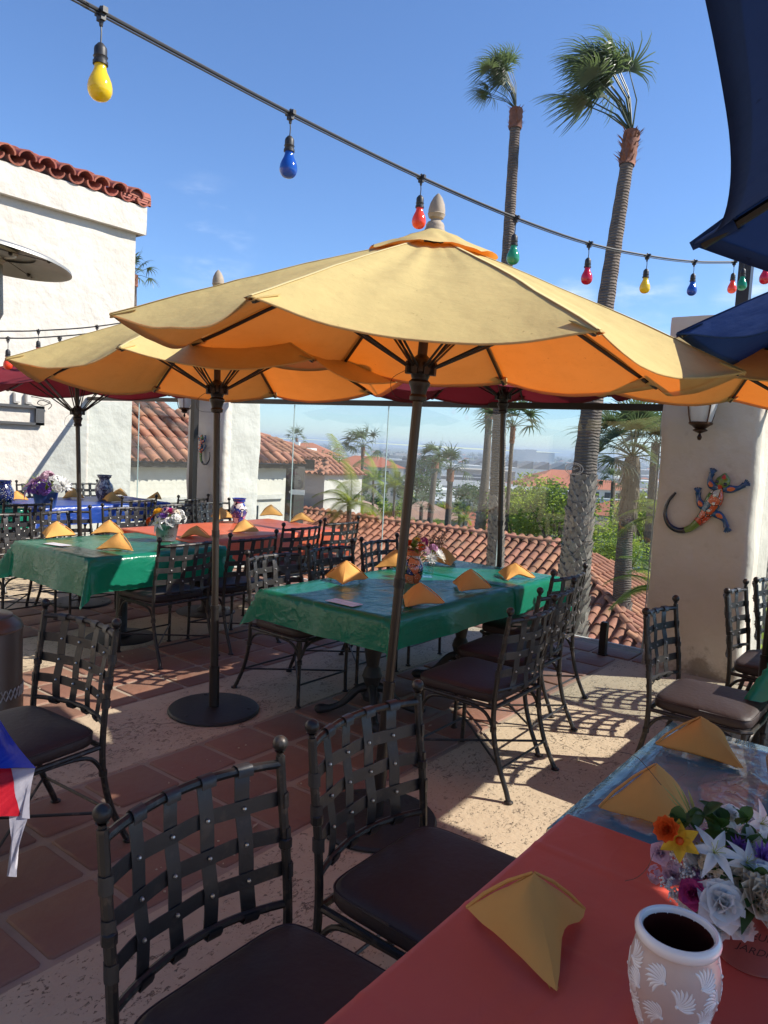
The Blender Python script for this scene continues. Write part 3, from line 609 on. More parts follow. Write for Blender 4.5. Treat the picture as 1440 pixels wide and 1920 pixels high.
# ================================================================ chairs
def make_chair():
    r = empty('iron_chair')
    W2 = .24
    def post(sx):
        p = spline([(sx * (W2 + .012), -.115, .006), (sx * (W2 + .005), -.095, .05), (sx * W2, -.045, .16), (sx * W2, -.008, .30), (sx * W2, .0, .44), (sx * W2, -.012, .60), (sx * W2, -.036, .76), (sx * W2, -.05, .872)], 3)
        m = MB(); m.tube(p, .0125, 8); m.lathe([(.001, 0), (.022, .001), (.022, .006), (.012, .012)], 10, (sx * (W2 + .013), -.118, 0))
        for q in (.32, .66): m.lathe([(.0125, -.014), (.0165, -.011), (.0165, .011), (.0125, .014)], 8, (sx * W2, -.004 if q < .5 else -.02, q))
        o = m.build('back_post', iron, r)
        m = MB(); m.lathe([(.009, -.014), (.0085, -.004), (.014, 0)], 8, (sx * W2, -.0515, .884)); m.ball((sx * W2, -.052, .903), .0195, 10, 8); m.build('finial', iron, o)
    post(-1); post(1)
    bow = lambda x: -.052 * (1 - (x / W2) ** 2)
    def yz(z): return -.036 - (.05 - .036) * (z - .76) / .112 if z > .76 else -.012 - .024 * max(0, z - .6) / .16 if z > .6 else -.012 * max(0, z - .44) / .16
    for (z, nm) in ((.852, 'top_rail'), (.51, 'lower_rail')):
        xs = [-W2 + 2 * W2 * i / 12 for i in range(13)]
        m = MB(); m.tube([(x, yz(z) + bow(x), z + (.006 * (1 - (x / W2) ** 2))) for x in xs], .0115 if z > .7 else .010, 8); m.build(nm, iron, r)
    w = .0185; th = .0022
    xs_ = [-.144, -.048, .048, .144]; zs_ = [.765, .680, .595]
    for i, x in enumerate(xs_):
        rows = []
        path = []
        zt, zb = .856, .508
        yt, yb = yz(.852) + bow(x), yz(.51) + bow(x)
        for a in (200, 150, 100, 50, 0): path.append((yt + .0145 * -cos(radians(a)) * -1 * -1, zt + .0145 * sin(radians(a))))
        path = [(yt + .0145, zt - .012), (yt + .0145, zt + .004), (yt + .008, zt + .0135), (yt - .004, zt + .0155), (yt - .0138, zt + .005)]
        for k in range(9):
            z = .84 - k * (.84 - .525) / 8
            wv = .0031 * cos(pi * (z - zs_[0]) / .085) * (1 if i % 2 else -1)
            path.append((yz(z) + bow(x) + wv - .004, z))
        path += [(yb - .0125, zb + .004), (yb - .008, zb - .011), (yb + .006, zb - .012), (yb + .012, zb), (yb + .0125, zb + .012)]
        sl2 = -.052 * -2 * x / W2 ** 2
        for j, (y, z) in enumerate(path): rows.append([(x - w, y - sl2 * w * 1, z), (x + w, y + sl2 * w * 1, z)])
        inner = [[V(p) + V((0, .0024, 0)) for p in row] for row in rows]
        m = MB(); m.quadgrid(rows); m.quadgrid(inner)
        for e in (0, 1): m.quadgrid([[rw_[e] for rw_ in rows], [rw_[e] for rw_ in inner]])
        m.build('vertical_strap', iron_strap, r, auto=60)
    for j, z in enumerate(zs_):
        rows = []; pth = []
        for a, b in ((-1, .012), (-1, 0), (-1, -.012)):
            pass
        pth = [(-W2 + .008, .0142), (-W2 - .010, .011), (-W2 - .0148, 0), (-W2 - .009, -.012)]
        n = 24
        for k in range(n + 1):
            x = -W2 + .012 + (2 * W2 - .024) * k / n
            wv = .0031 * cos(pi * (x - xs_[0]) / .096) * (-1 if j % 2 else 1)
            pth.append((x, bow(x) + wv - .0045))
        pth += [(W2 + .009, -.012), (W2 + .0148, 0), (W2 + .010, .011), (W2 - .008, .0142)]
        dy = yz(z)
        rows = [[(x, y + dy, z - w), (x, y + dy - .002, z + w)] for x, y in pth]
        inner = [[V(p) + V((0, .0024, 0)) for p in row] for row in rows]
        m = MB(); m.quadgrid(rows); m.quadgrid(inner)
        for e in (0, 1): m.quadgrid([[rw_[e] for rw_ in rows], [rw_[e] for rw_ in inner]])
        m.build('horizontal_strap', iron_strap, r, auto=60)
    m = MB()
    for z in zs_:
        for x in xs_:
            for s_ in (-1, 1): m.ball((x, yz(z) + bow(x) - .003 + s_ * .0065, z), .0055, 6, 4)
    m.build('rivets', rivet_m, r, kind='stuff')
    # seat frame
    cor = [(-.235, .0), (-.243, .25), (-.24, .42), (-.21, .455), (0, .465), (.21, .455), (.24, .42), (.243, .25), (.235, .0)]
    m = MB(); m.tube([(x, y, .425) for x, y in cor] , .0105, 8); m.tube([(-.235, .0, .425), (.235, .0, .425)], .0105, 8); m.build('seat_frame', iron, r)
    m = MB(); rows = []
    def sec(inset, z, bul=0):
        out = []; n = 40
        for k in range(n):
            a = 2 * pi * k / n; ca, sa = cos(a), sin(a); ex = .27
            sx = abs(ca) ** ex * (1 if ca > 0 else -1); sy = abs(sa) ** ex * (1 if sa > 0 else -1)
            wx = .238 - inset + .008 * sy; out.append((sx * wx, .232 + sy * (.222 - inset), z))
        return out
    for ins, z in ((.22, .433), (.01, .433), (.002, .438), (-.004, .450), (-.004, .474), (.001, .484), (.012, .492), (.03, .497), (.07, .503), (.13, .507), (.19, .509), (.221, .5095)): rows.append(sec(ins, z))
    m.quadgrid(rows, closev=True); m.f += [tuple(range(40))[::-1], tuple(len(m.v) - 40 + k for k in range(40))]; m.m += [0, 0]
    sc_ = m.build('seat_cushion', cushion_m, r, auto=0)
    m = MB(); q_ = sec(-.003, .481); m.tube(q_ + [q_[0]], .0032, 5); m.build('piping', cushion_m, sc_, auto=0)
    for sx in (-1, 1):
        m = MB(); m.tube(spline([(sx * .215, .425, .425), (sx * .222, .432, .30), (sx * .222, .432, .12), (sx * .224, .436, .005)], 3), .0115, 8)
        m.lathe([(.0115, -.016), (.017, -.012), (.015, 0), (.017, .012), (.0115, .016)], 8, (sx * .222, .432, .285)); m.lathe([(.001, 0), (.02, .001), (.02, .006), (.011, .012)], 10, (sx * .224, .436, 0))
        m.build('front_leg', iron, r)
        m = MB(); m.tube(spline([(sx * W2, -.012, .27), (sx * .238, .01, .345), (sx * .236, .07, .40), (sx * .235, .215, .412), (sx * .232, .35, .40), (sx * .224, .41, .345), (sx * .222, .43, .27)], 4), .0085, 8); m.build('side_brace', iron, r)
        m = MB(); m.tube([(sx * (W2), -.055, .14), (-sx * .222, .43, .14)], .0062, 6); m.build('cross_stretcher', iron, r)
    m = MB(); m.tube(spline([(-.222, .43, .27), (-.21, .44, .345), (-.15, .45, .40), (0, .455, .412), (.15, .45, .40), (.21, .44, .345), (.222, .43, .27)], 4), .0085, 8); m.build('front_brace', iron, r)
    m = MB(); m.tube([(-.222, .432, .14), (.222, .432, .14)], .0062, 6); m.build('stretcher', iron, r)
    m = MB(); m.tube([(-W2, -.055, .14), (W2, -.055, .14)], .0062, 6); m.build('stretcher', iron, r)
    return r
proto = make_chair(); index_kids(proto)
PX, MX, MY = -pi / 2, pi / 2, pi        # facing +X, -X, -Y
CH = [(-1.205, 1.03, PX, 'iron basket-weave chair nearest the camera, beside the bare edge of the red table'),
      (-1.225, 1.645, PX, 'iron chair in the foreground with the round umbrella base behind its back'),
      (-2.76, 1.565, MY + .06, 'iron chair beside the patio heater with its back turned three-quarter to the camera'),
      (-1.65, 3.33, MX, 'nearest of the three iron chairs on the right side of the central green table'),
      (-1.80, 3.93, MX + .03, 'middle iron chair of the three on the right side of the central green table'),
      (-2.00, 4.55, MX - .02, 'farthest iron chair on the right side of the central green table, by the bollard post'),
      (-3.53, 3.49, PX, 'iron chair with its seat under the near left corner of the central green table'),
      (-3.56, 4.09, PX, 'middle iron chair on the far side of the central green table'),
      (-3.59, 4.71, PX + .03, 'iron chair on the far side of the central green table closest to the glass'),
      (-1.10, 3.88, PX, 'iron chair in front of the right pillar with half its seat in sun'),
      (-.96, 4.87, PX, 'iron chair at the corner of the right pillar, beside the umbrella pole'),
      (-.93, 5.50, PX, 'iron chair at the right photo edge behind the umbrella pole'),
      (-4.40, 3.37, MX, 'iron chair with its back to the camera at the left green table'),
      (-4.36, 3.97, MX, 'iron chair where the green cloth meets the orange cloth'),
      (-4.68, 4.84, MX + .02, 'iron chair in the middle of the near side of the orange table'),
      (-4.78, 5.50, MX - .03, 'iron chair at the far right end of the orange table by the glass'),
      (-6.46, 3.08, PX, 'sunlit chair at the left photo edge behind the left green table'),
      (-6.48, 3.67, PX, 'sunlit chair behind the single gold napkin of the left green table'),
      (-6.60, 4.36, PX - .04, 'sunlit chair behind the flower bucket of the left green table'),
      (-6.70, 5.03, PX - .03, 'sunlit chair on the far side of the orange table, left of the painted vase'),
      (-6.76, 5.62, PX, 'chair on the far side of the orange table closest to the left pillar'),
      (-7.38, 3.72, MX, 'dark chair at the left photo edge in front of the purple flowers'),
      (-7.42, 5.02, MX + .1, 'chair on the near side of the blue table behind its right-hand napkins'),
      (-7.35, 5.72, MX + .1, 'shaded chair between the blue table and the left pillar'),
      (-9.76, 4.50, PX, 'chair against the white wall at the far left behind the dark blue vase'),
      (-9.76, 5.06, PX, 'chair against the white wall behind the purple flowers'),
      (-9.76, 5.74, PX, 'chair against the white wall at the end of the blue table by the glass')]
for i, (x, y, a, lb) in enumerate(CH):
    o = proto if i == 0 else copy_tree(proto)
    o.location = (x, y, .003); o.rotation_euler = (0, 0, a); tag(o, lb, 'chair', 'iron chairs on the patio')

# ================================================================ tables and cloths
ttop = mat('table_laminate', (.10, .07, .05), .6)
def drape(x0, x1, y0, y1, top, drop, m, name, label, flare=.10, corner=.42, seed=0, step=.03, group='tablecloths', wav=.012, extra_corner=None, creases=()):
    """a rectangular sheet laid over the table: the excess beyond the table edge hangs down, corners fold into points"""
    dx0, dx1, dy0, dy1 = drop
    def axis(a, b, d0, d1):
        n0 = max(3, int(d0 / step)); n1 = max(3, int(d1 / step)); nm = max(6, int((b - a) / (.012 if creases else .06)))
        return [a - d0 + d0 * i / n0 for i in range(n0)] + [a + (b - a) * i / nm for i in range(nm)] + [b + d1 * i / n1 for i in range(n1 + 1)]
    U, W_ = axis(x0, x1, dx0, dx1), axis(y0, y1, dy0, dy1); rows = []
    for u in U:
        row = []
        for v in W_:
            cx, cy = min(max(u, x0), x1), min(max(v, y0), y1); ex, ey = u - cx, v - cy; r = sqrt(ex * ex + ey * ey)
            if r < 1e-6:
                z = top + sum(.0022 * math.exp(-(((u if a_ == 'x' else v) - c_) / .007) ** 2) for a_, c_ in creases) + .0025 * nn((u * 3 + seed, v * 3, 0), 1) + .0015 * nn((u * 9 + seed, v * 4, 0), 1); row.append(V((u, v, z))); continue
            ph = atan2(abs(ey), abs(ex)); cw = sin(2 * ph)
            fl = flare + (corner - flare) * cw ** 3 - .10 * sin(4 * ph) ** 2 * (1 if cw > .05 else 0)
            s = (u if abs(ey) > abs(ex) else v)
            fl += wav / max(.05, 1) * 0
            hd = r * max(.02, fl); wv = (wav * sin(s * 9 + seed) + wav * .6 * sin(s * 21 + seed * 2)) * (r / .25) * (1 - cw)
            hd += wv + .012 * (1 - math.exp(-r / .012)) * 1.0
            dz = sqrt(max(0, r * r - (r * max(.02, fl)) ** 2)); dz = dz - .006 * (1 - math.exp(-r / .01))
            d = V((ex, ey, 0)).normalized()
            row.append(V((cx + d.x * hd, cy + d.y * hd, top - max(0, dz))))
        rows.append(row)
    mb = MB(); mb.quadgrid(rows); o = mb.build(name, m, auto=0); tag(o, label, 'tablecloth', group); 
    return o
def pedestal_table(x0, x1, y0, y1, label, h=.745, bases=1, disc=True):
    r = empty('patio_table', ((x0 + x1) / 2, (y0 + y1) / 2, 0), label=label, category='table', group='tables on the patio')
    w_, d_ = x1 - x0, y1 - y0
    m = MB(); m.box((0, 0, h - .016), (w_ - .02, d_ - .02, .03)); m.build('tabletop', ttop, r, smooth=False)
    ys_ = [0] if bases == 1 else [-d_ / 4, d_ / 4]
    for y in ys_:
        m = MB()
        if disc:
            m.lathe([(.001, .012), (.26, .010), (.27, .004), (.27, .0)], 32, (0, y, 0)); m.lathe([(.001, .02), (.09, .02), (.05, .05), (.045, .06), (.045, h - .05), (.14, h - .035), (.14, h - .032)], 16, (0, y, 0))
        else:
            m.lathe([(.05, .09), (.055, .12), (.04, .15), (.048, .2), (.062, .24), (.05, .28), (.038, .30), (.044, .34), (.055, .40), (.05, .55), (.036, .60), (.05, .615), (.06, .63), (.05, .645), (.036, .66), (.04, h - .05), (.13, h - .034), (.13, h - .031)], 16, (0, y, 0))
            for k in range(4):
                a = pi / 4 + k * pi / 2; c, s = cos(a), sin(a)
                m.tube(spline([(c * .03, y + s * .03, .17), (c * .09, y + s * .09, .15), (c * .17, y + s * .17, .07), (c * .25, y + s * .25, .035), (c * .31, y + s * .31, .03), (c * .33, y + s * .33, .012)], 3), [.03, .03, .028, .026, .026, .024, .022, .02, .02, .022, .026, .03, .032, .03, .026, .018][:16], 8)
        m.build('pedestal', castiron, r)
    return r
TC = (-3.21, -2.24, 3.02, 5.04)
pedestal_table(-3.21, -2.24, 3.02, 4.02, 'near half of the long table under the central green cloth', disc=False)
pedestal_table(-3.21, -2.24, 4.03, 5.04, 'far half of the long table under the central green cloth', disc=False)
drape(-3.21, -2.24, 3.02, 4.40, .757, (.17, .17, .18, .02), green_v, 'tablecloth', 'green vinyl cloth over the near part of the central table, shaded blue-green', seed=1)
drape(-3.205, -2.245, 4.34, 5.04, .760, (.17, .175, .0, .20), green_v, 'tablecloth', 'green vinyl cloth over the far end of the central table with a sunlit corner', seed=5) if False else None
drape(-3.21, -2.235, 4.34, 5.04, .7605, (.17, .18, .004, .22), green_v, 'tablecloth', 'green vinyl cloth over the far end of the central table with a sunlit corner', seed=5)
pedestal_table(-5.72, -4.67, 2.82, 3.98, 'square table under the left green cloth')
drape(-5.72, -4.67, 2.80, 4.0, .757, (.22, .25, .27, .1), green_v, 'tablecloth', 'green vinyl cloth with a deep hanging corner on the left table', seed=3, corner=.5)
pedestal_table(-5.97, -4.97, 4.06, 5.7, 'table under the orange cloth', bases=2)
drape(-5.99, -4.95, 3.88, 5.72, .765, (.2, .24, .02, .22), orange_v, 'tablecloth', 'orange red vinyl cloth on the table beside the glass', seed=8)
pedestal_table(-9.02, -8.02, 4.2, 5.88, 'table under the blue cloth by the white wall', bases=2)
drape(-9.04, -8.0, 4.17, 5.9, .757, (.2, .22, .2, .1), blue_v, 'tablecloth', 'glossy blue vinyl cloth on the table near the white wall', seed=11)
pedestal_table(-8.9, -7.95, 2.9, 4.0, 'table at the far left under a dark green cloth')
drape(-8.92, -7.93, 2.88, 4.02, .757, (.2, .22, .2, .02), green_v, 'tablecloth', 'dark green vinyl cloth on the far left table with the dark blue vase', seed=13)
# right-hand table with green cloth corner
pedestal_table(-.60, .40, 4.05, 5.7, 'table at the right photo edge under a dark green cloth', bases=2)
drape(-.62, .42, 4.03, 5.72, .757, (.22, .22, .24, .2), green_v, 'tablecloth', 'dark green cloth corner hanging over a seat at the right edge', seed=17, corner=.5)
# foreground red and teal tables
pedestal_table(-.66, .45, .55, 1.68, 'table under the red cloth in the foreground')
pedestal_table(-.66, .45, 1.72, 2.56, 'table under the teal plastic cloth in the foreground')
drape(-.685, .47, .5, 1.70, .768, (.06, .2, .2, .004), red_v, 'tablecloth', 'matte red vinyl cloth covering the foreground table', seed=19, flare=.05, wav=.003, corner=.2, creases=(('x', -.37), ('x', -.06), ('y', 1.52), ('y', 1.22), ('y', .9)))
drape(-.70, .47, 1.64, 2.585, .758, (.05, .2, .01, .05), teal_v, 'tablecloth', 'crinkled glossy teal plastic cloth behind the red one', seed=23, flare=.05, wav=.003, corner=.2, step=.02)
# tricolour cloth at the far left foreground
pedestal_table(-3.35, -2.30, .1, 1.02, 'table under the blue, red and white cloth at left')
def flagcloth():
    r = empty('tricolor_cloth', (-2.26, 1.05, .757), label='blue, red and white cloth hanging off a table corner at the left edge', category='tablecloth')
    fb, fr2, fw = vinyl('flag_blue', (.015, .04, .42), .3, (.02, .06, .8), .2), vinyl('flag_red', (.45, .012, .02), .35, (.7, .02, .03), .3), vinyl('flag_white', (.52, .50, .55), .5, (.6, .6, .65), .35)
    m = MB(); m.add([(-.55, -.9, .002), (0, -.9, .002), (0, 0, .002), (-.55, 0, .002)], [(0, 1, 2, 3)]); m.build('top', fb, r, smooth=False)
    # hanging corner in image space reads as blue wedge, red panel below, white tip
    A = V((0, 0, .002))
    B = atz(66, 1438, .60) - r.location
    def sheet(nm, pts, mt, n=10):
        (a, b, c, d) = [V(p) for p in pts]; rows = []
        for i in range(n + 1):
            row = []
            for j in range(n + 1):
                u, v = i / n, j / n; p = a.lerp(b, u).lerp(d.lerp(c, u), v); q = .012 * sin(u * 11 + 2 * v) * v
                row.append(p + V((q, q * .7, 0)))
            rows.append(row)
        m = MB(); m.quadgrid(rows); m.build(nm, mt, r, auto=0)
    P0 = atz(-60, 1290, .757) - r.location
    bl = lambda x, y, z: atz(x, y, z) - r.location
    sheet('blue_fall', [P0, bl(0, 1350, .757), bl(64, 1440, .62), bl(-80, 1440, .62)], fb)
    sheet('red_fall', [bl(-80, 1441, .618), bl(30, 1441, .612), bl(35, 1530, .53), bl(-80, 1536, .52)], fr2)
    sheet('white_fall', [bl(16, 1441, .612), bl(66, 1440, .618), bl(52, 1535, .53), bl(16, 1530, .525)], fw)
    sheet('white_tip', [bl(17, 1530, .525), bl(52, 1534, .53), bl(23, 1644, .43), bl(21, 1643, .43)], fw)
flagcloth()

# ================================================================ napkins
def napkin_mesh(seed):
    random.seed(seed)
    h = (.095 if seed == 1 else .112) * ru(.94, 1.06); mb = MB(); side = (-1, 1)[seed % 2]
    T, R0_ = V((0, -.02, h)), V((0, .135, .004))
    for s in (-1, 1):
        W_ = V((s * ru(.115, .13), -.065 + ru(-.012, .012), .012)); W0 = V((s * ru(.09, .11), -.05, .0))
        n = 9; notch = (ru(.04, .10) if s == side else ru(.24, .32)) if seed == 1 else ru(.03, .10)
        for lay in range(3):
            off = -lay * .0045; sh = lay * .012
            rows = []
            for i in range(n + 1):
                u = i / n                      # along the ridge from peak to toe
                a = T.lerp(R0_, u) + V((0, 0, 0)); top_e = T.lerp(W_, u)
                row = []
                for j in range(n + 1):
                    v = j / n
                    # triangle T, R, W : barycentric sweep from ridge to the T-W edge
                    toe = R0_.lerp(W_, v); p = T.lerp(toe, u * (1 - notch * sin(pi * min(1, v * 1.15)) ** 1.3))
                    bul = .018 * sin(pi * v) * sin(pi * min(1, u * 1.0)) * .9 + .010 * sin(pi * v) * u
                    p = p + V((s * bul * .7, bul * .5, bul * .35))
                    p += V((s * off, -abs(off) * 1.2, -abs(off) * .9 - (.0 if u > .02 else 0)))
                    p += V((nn((p.x * 22 + seed, p.y * 22, p.z * 22), 1), nn((p.y * 22, seed, p.x * 22), 1), nn((p.z * 20, p.x * 20, seed), 1))) * .0022; p.z = max(.002 + .002 * (2 - lay), p.z - (0.004 * lay if u < .9 else 0)); row.append(p)
                rows.append(row)
            mb.quadgrid(rows)
        # rolled hem along the open back edge
        mb.tube([T + V((s * .002, -.004, -.001)), T.lerp(W_, .35) + V((s * .004, -.006, .004)), T.lerp(W_, .7) + V((s * .003, -.006, .003)), W_], [.0022, .0032, .0036, .003], 6)
        mb.tube([T + V((s * .001, -.012, -.008)), T.lerp(W0, .5) + V((0, -.008, .001)), W0 + V((0, 0, .006))], [.003, .004, .004], 6)
    me = mb.build('napkin', napkin_m, auto=50); return me
nprot = [napkin_mesh(s).data for s in (1, 2, 3, 4)]
for o in [o for o in COL.objects if o.name.startswith('napkin')]: bpy.data.objects.remove(o)
random.seed(21)
def nap(x, y, z, yaw, lb, sc=1., k=0):
    o = bpy.data.objects.new('folded_napkin', nprot[k % 4]); COL.objects.link(o); o.location = (x, y, z + .002); o.rotation_euler = (0, 0, yaw); o.scale = (sc, sc, sc * ru(.95, 1.05))
    tag(o, lb, 'napkin', 'gold napkins folded into tents'); return o
def napp(px, py, z, yaw, lb, sc=1., k=0): p = atz(px, py, z); return nap(p.x, p.y, z, yaw, lb, sc, k)
# yaw: direction the toe points (0 = +Y); camera-left is +127deg, towards camera is about -143deg
nr1 = nap(-.535, 1.21, .768, radians(222), 'large gold napkin folded on the red cloth in the foreground', 1.04, 0); nr1.scale = (.92, 1.06, 1.22)
nap(-.515, 1.86, .76, radians(240), 'gold napkin on the teal cloth behind the flower arrangement', 1.05, 1)
nap(-.545, 2.39, .76, radians(242), 'gold napkin at the far end of the teal cloth', 1.08, 0)
napp(647, 1090, .76, radians(215), 'gold napkin at the left end of the central green table', 1.1, 1)
napp(782, 1132, .76, radians(190), 'gold napkin in front of the painted vase on the central green table', 1.1, 2)
napp(878, 1104, .76, radians(190), 'gold napkin right of the painted vase on the central green table', 1.1, 3)
napp(962, 1084, .76, radians(190), 'gold napkin at the sunlit right end of the central green table', 1.1, 0)
napp(832, 1056, .76, radians(235), 'gold napkin beyond the white flowers on the central green table', 1.1, 2)
napp(735, 1064, .76, radians(160), 'gold napkin behind the umbrella pole on the central green table', 1.1, 1)
napp(103, 1006, .76, radians(215), 'leftmost gold napkin on the left green table', 1.15, 3)
napp(200, 1000, .76, radians(180), 'rear gold napkin of the pair on the left green table', 1.1, 2)
napp(218, 1030, .76, radians(160), 'front gold napkin of the pair on the left green table', 1.1, 1)
napp(363, 1008, .765, radians(180), 'gold napkin right of the flower bucket on the orange cloth', 1.1, 0)
napp(455, 997, .765, radians(190), 'gold napkin in front of the painted vase on the orange cloth', 1.1, 3)
napp(414, 973, .765, radians(220), 'gold napkin left of the painted vase, beside the pole', 1.05, 2)
napp(504, 967, .765, radians(180), 'gold napkin right of the painted vase on the orange cloth', 1.1, 1)
napp(562, 979, .765, radians(180), 'gold napkin at the right end of the orange cloth', 1.15, 0)
napp(28, 938, .76, radians(200), 'brownish shaded napkin beside the dark blue vase', 1.05, 2)
napp(134, 934, .76, radians(190), 'gold napkin left of the dark pole on the blue table', 1.05, 1)
napp(208, 940, .76, radians(220), 'sunlit gold napkin in front of the shaded one on the blue table', 1.05, 3)
napp(222, 930, .76, radians(170), 'shaded napkin at the far side of the blue table', 1.1, 0)
napp(292, 936, .76, radians(150), 'flat gold napkin at the end of the blue table', .9, 2)
# menu cards on green tables
card_m = mat('menu_card', (.55, .56, .6), .4)
for (px, py, a, lb) in ((645, 1130, .0, 'pale menu card lying on the near edge of the central green table'), (108, 1021, .2, 'blue and white menu card on the left green table')):
    p = atz(px, py, .762); m = MB(); m.box((0, 0, .0015), (.20, .09, .002)); m.box((0, .02, .003), (.18, .03, .001)); o = m.build('menu_card', card_m, smooth=False); o.location = p; o.rotation_euler = (0, 0, a); tag(o, lb, 'card')

# ================================================================ umbrellas
SEAM = {yellow_c.name: mat('seam_yellow', (.62, .49, .22), .85), navy_c.name: mat('seam_navy', (.013, .033, .10), .85), maroon_c.name: mat('seam_maroon', (.2, .02, .04), .85)}
def umbrella(x, y, R, zr, za, rot, tx, ty, fabric, name, label, base=True, pole_to=None, basex=None, sag=.06, droop=None, seed=0, bow=.012):
    root = empty(name, (x, y, 0), label=label, category='umbrella')
    ax = V((tx, ty, sqrt(1 - tx * tx - ty * ty))); ex = (V((1, 0, 0)) - ax * tx).normalized(); ey = ax.cross(ex)
    T = lambda p: ex * p[0] + ey * p[1] + ax * p[2]
    hub = za - .53
    n = 8; nr = 14; nc = 22
    tip = lambda k: V((R * cos(rot + k * pi / 4), R * sin(rot + k * pi / 4), zr))
    apex = V((0, 0, za)); r0 = .12
    m = MB()
    def cpt(k, s, t):
        a, b = tip(k), tip(k + 1)
        e = a.lerp(b, s); q = 4 * s * (1 - s)
        p = apex.lerp(e, t); p.z += bow * sin(pi * t) * (1 - .35 * q)          # ribs bow upwards
        sg = q * t ** 1.7; p.z -= sag * sg
        sc_ = 1 - .045 * q * t ** 3; p.x *= sc_; p.y *= sc_
        p.z += nn((p.x * 3 + seed, p.y * 3, seed), 1) * .010 * t + nn((p.x * 9 + seed, p.y * 9, seed), 1) * .003 + .030 * nn((s * 9 + k * 7.3, t * 1.3, seed), 1) * t * (1 - t) * (.4 + q) + .006 * nn((s * 2.5 + k * 3.1, seed, 5), 1) * t ** 3
        return p
    for k in range(n):
        m.quadgrid([[T(cpt(k, s / nc, .13 + .87 * t / nr)) for s in range(nc + 1)] for t in range(nr + 1)])
    canopy = m.build('canopy', fabric, root, auto=0)
    m = MB()                                             # turned hem round the rim
    for k in range(n):
        rows = []
        for t in (1.0, 1.004, 1.0, .985):
            dz = {0: 0}.get(0, 0)
            rows.append([T(cpt(k, s / nc, t)) + V((0, 0, (0, -.006, -.012, -.012)[(1.0, 1.004, 1.0, .985).index(t) if t != 1.0 else 0])) for s in range(nc + 1)])
        rows = [[T(cpt(k, s / nc, 1.0)) + V((0, 0, .001)) for s in range(nc + 1)], [T(cpt(k, s / nc, 1.003)) + V((0, 0, -.004)) for s in range(nc + 1)], [T(cpt(k, s / nc, .978)) + V((0, 0, -.004)) for s in range(nc + 1)]]
        m.quadgrid(rows)
    m.build('hem', fabric, canopy, auto=0)
    m = MB()                                             # raised panel seams along the ribs
    for k in range(n):
        a = rot + k * pi / 4; s_ = V((-sin(a), cos(a), 0)) * .006
        m.quadgrid([[T(cpt(k, 0, t / nr) + s_ * e + V((0, 0, h_))) for e, h_ in ((-1.3, .0002), (-1, .0016), (1, .0016), (1.3, .0002))] for t in range(2, nr + 1)])
    m.build('seam_tape', SEAM[fabric.name], canopy, auto=0)
    for k in range(n):                                   # tip pockets
        a = rot + k * pi / 4; p = cpt(k, 0, .93); q = cpt(k, 0, 1.0); m = MB(); s_ = V((-sin(a), cos(a), 0))
        m.add([T(p + s_ * .045 + V((0, 0, -.012))), T(p - s_ * .045 + V((0, 0, -.012))), T(q - s_ * .02 + V((0, 0, -.006))), T(q + s_ * .02 + V((0, 0, -.006))), T(p + V((0, 0, -.03))), T(q + V((0, 0, -.016)))], [(0, 4, 5, 3), (4, 1, 2, 5), (1, 0, 3, 2)])
        m.build('tip_pocket', fabric, canopy, auto=0)
    # vent cap
    m = MB(); rows = []
    Rv = .25 * R / 1.2
    for t in range(7):
        row = []
        for q in range(64):
            a = rot + 2 * pi * q / 64; u = t / 6; oct_ = cos(pi / 8) / cos(((a - rot) % (pi / 4)) - pi / 8)
            lift = .022 - .004 * u + .012 * sin(4 * (a - rot) + seed) * u + .007 * sin(3 * a + seed * 2) * u * u - .010 * u
            rr_ = (.02 + (Rv - .02) * u) * (1 + (.0 if u < .5 else .06 * sin(8 * (a - rot)) * u))
            base_z = za - (za - zr) * rr_ / R * (1.05 if u > .5 else 1) + .016
            row.append(T((rr_ * cos(a), rr_ * sin(a), base_z + lift * (.9 if u > .1 else 1) + nn((cos(a) * 2, sin(a) * 2, u * 3 + seed), 1.3) * .02 * u)))
        rows.append(row)
    m.quadgrid(rows, closev=True); m.build('vent_cap', fabric, root, auto=0)
    m = MB(); m.lathe([(.001, za + .04), (.036, za + .036), (.042, za + .02), (.04, za - .02)], 24, (0, 0, 0)); 
    m.v = [tuple(T(p)) for p in m.v]; m.build('crown_hub', wood, root)
    m = MB(); m.lathe([(q_ * .84, za + .03 + (z_ - .035) * .80) for q_, z_ in ((.001, .205), (.008, .20), (.022, .182), (.034, .155), (.040, .125), (.040, .108), (.043, .104), (.040, .098), (.036, .085), (.024, .078), (.026, .07), (.038, .062), (.044, .05), (.044, .035))], 20)
    m.v = [tuple(T(p)) for p in m.v]; m.build('finial', wood, root)
    zc = 1.07
    m = MB(); m.tube([T((0, 0, .02)), T((0, 0, .62))], .0245, 14); m.tube([T((0, 0, .62)), T((0, 0, .64))], .027, 14); m.build('lower_pole', dark_metal, root)
    m = MB(); m.tube([T((0, 0, .55)), T((0, 0, za))], .020, 14); m.build('pole', pole_m, root)
    m = MB(); m.tube([T((0, 0, zc - .02)), T((0, 0, zc + .02))], .0235, 14); m.build('pole_joint', dark_metal, root)
    m = MB(); m.lathe([(.02, hub - .13), (.034, hub - .125), (.036, hub - .11), (.030, hub - .10), (.036, hub - .075), (.044, hub - .06), (.044, hub - .05), (.034, hub - .04), (.040, hub - .02), (.052, hub - .01), (.054, hub + .012), (.046, hub + .04), (.03, hub + .05), (.02, hub + .06)], 20)
    for k in range(n):
        a = rot + k * pi / 4; m.box((.05 * cos(a), .05 * sin(a), hub + .005), (.03, .022, .05), Matrix.Rotation(a, 3, 'Z'))
    m.v = [tuple(T(p)) for p in m.v]; m.build('runner_hub', dark_metal, root)
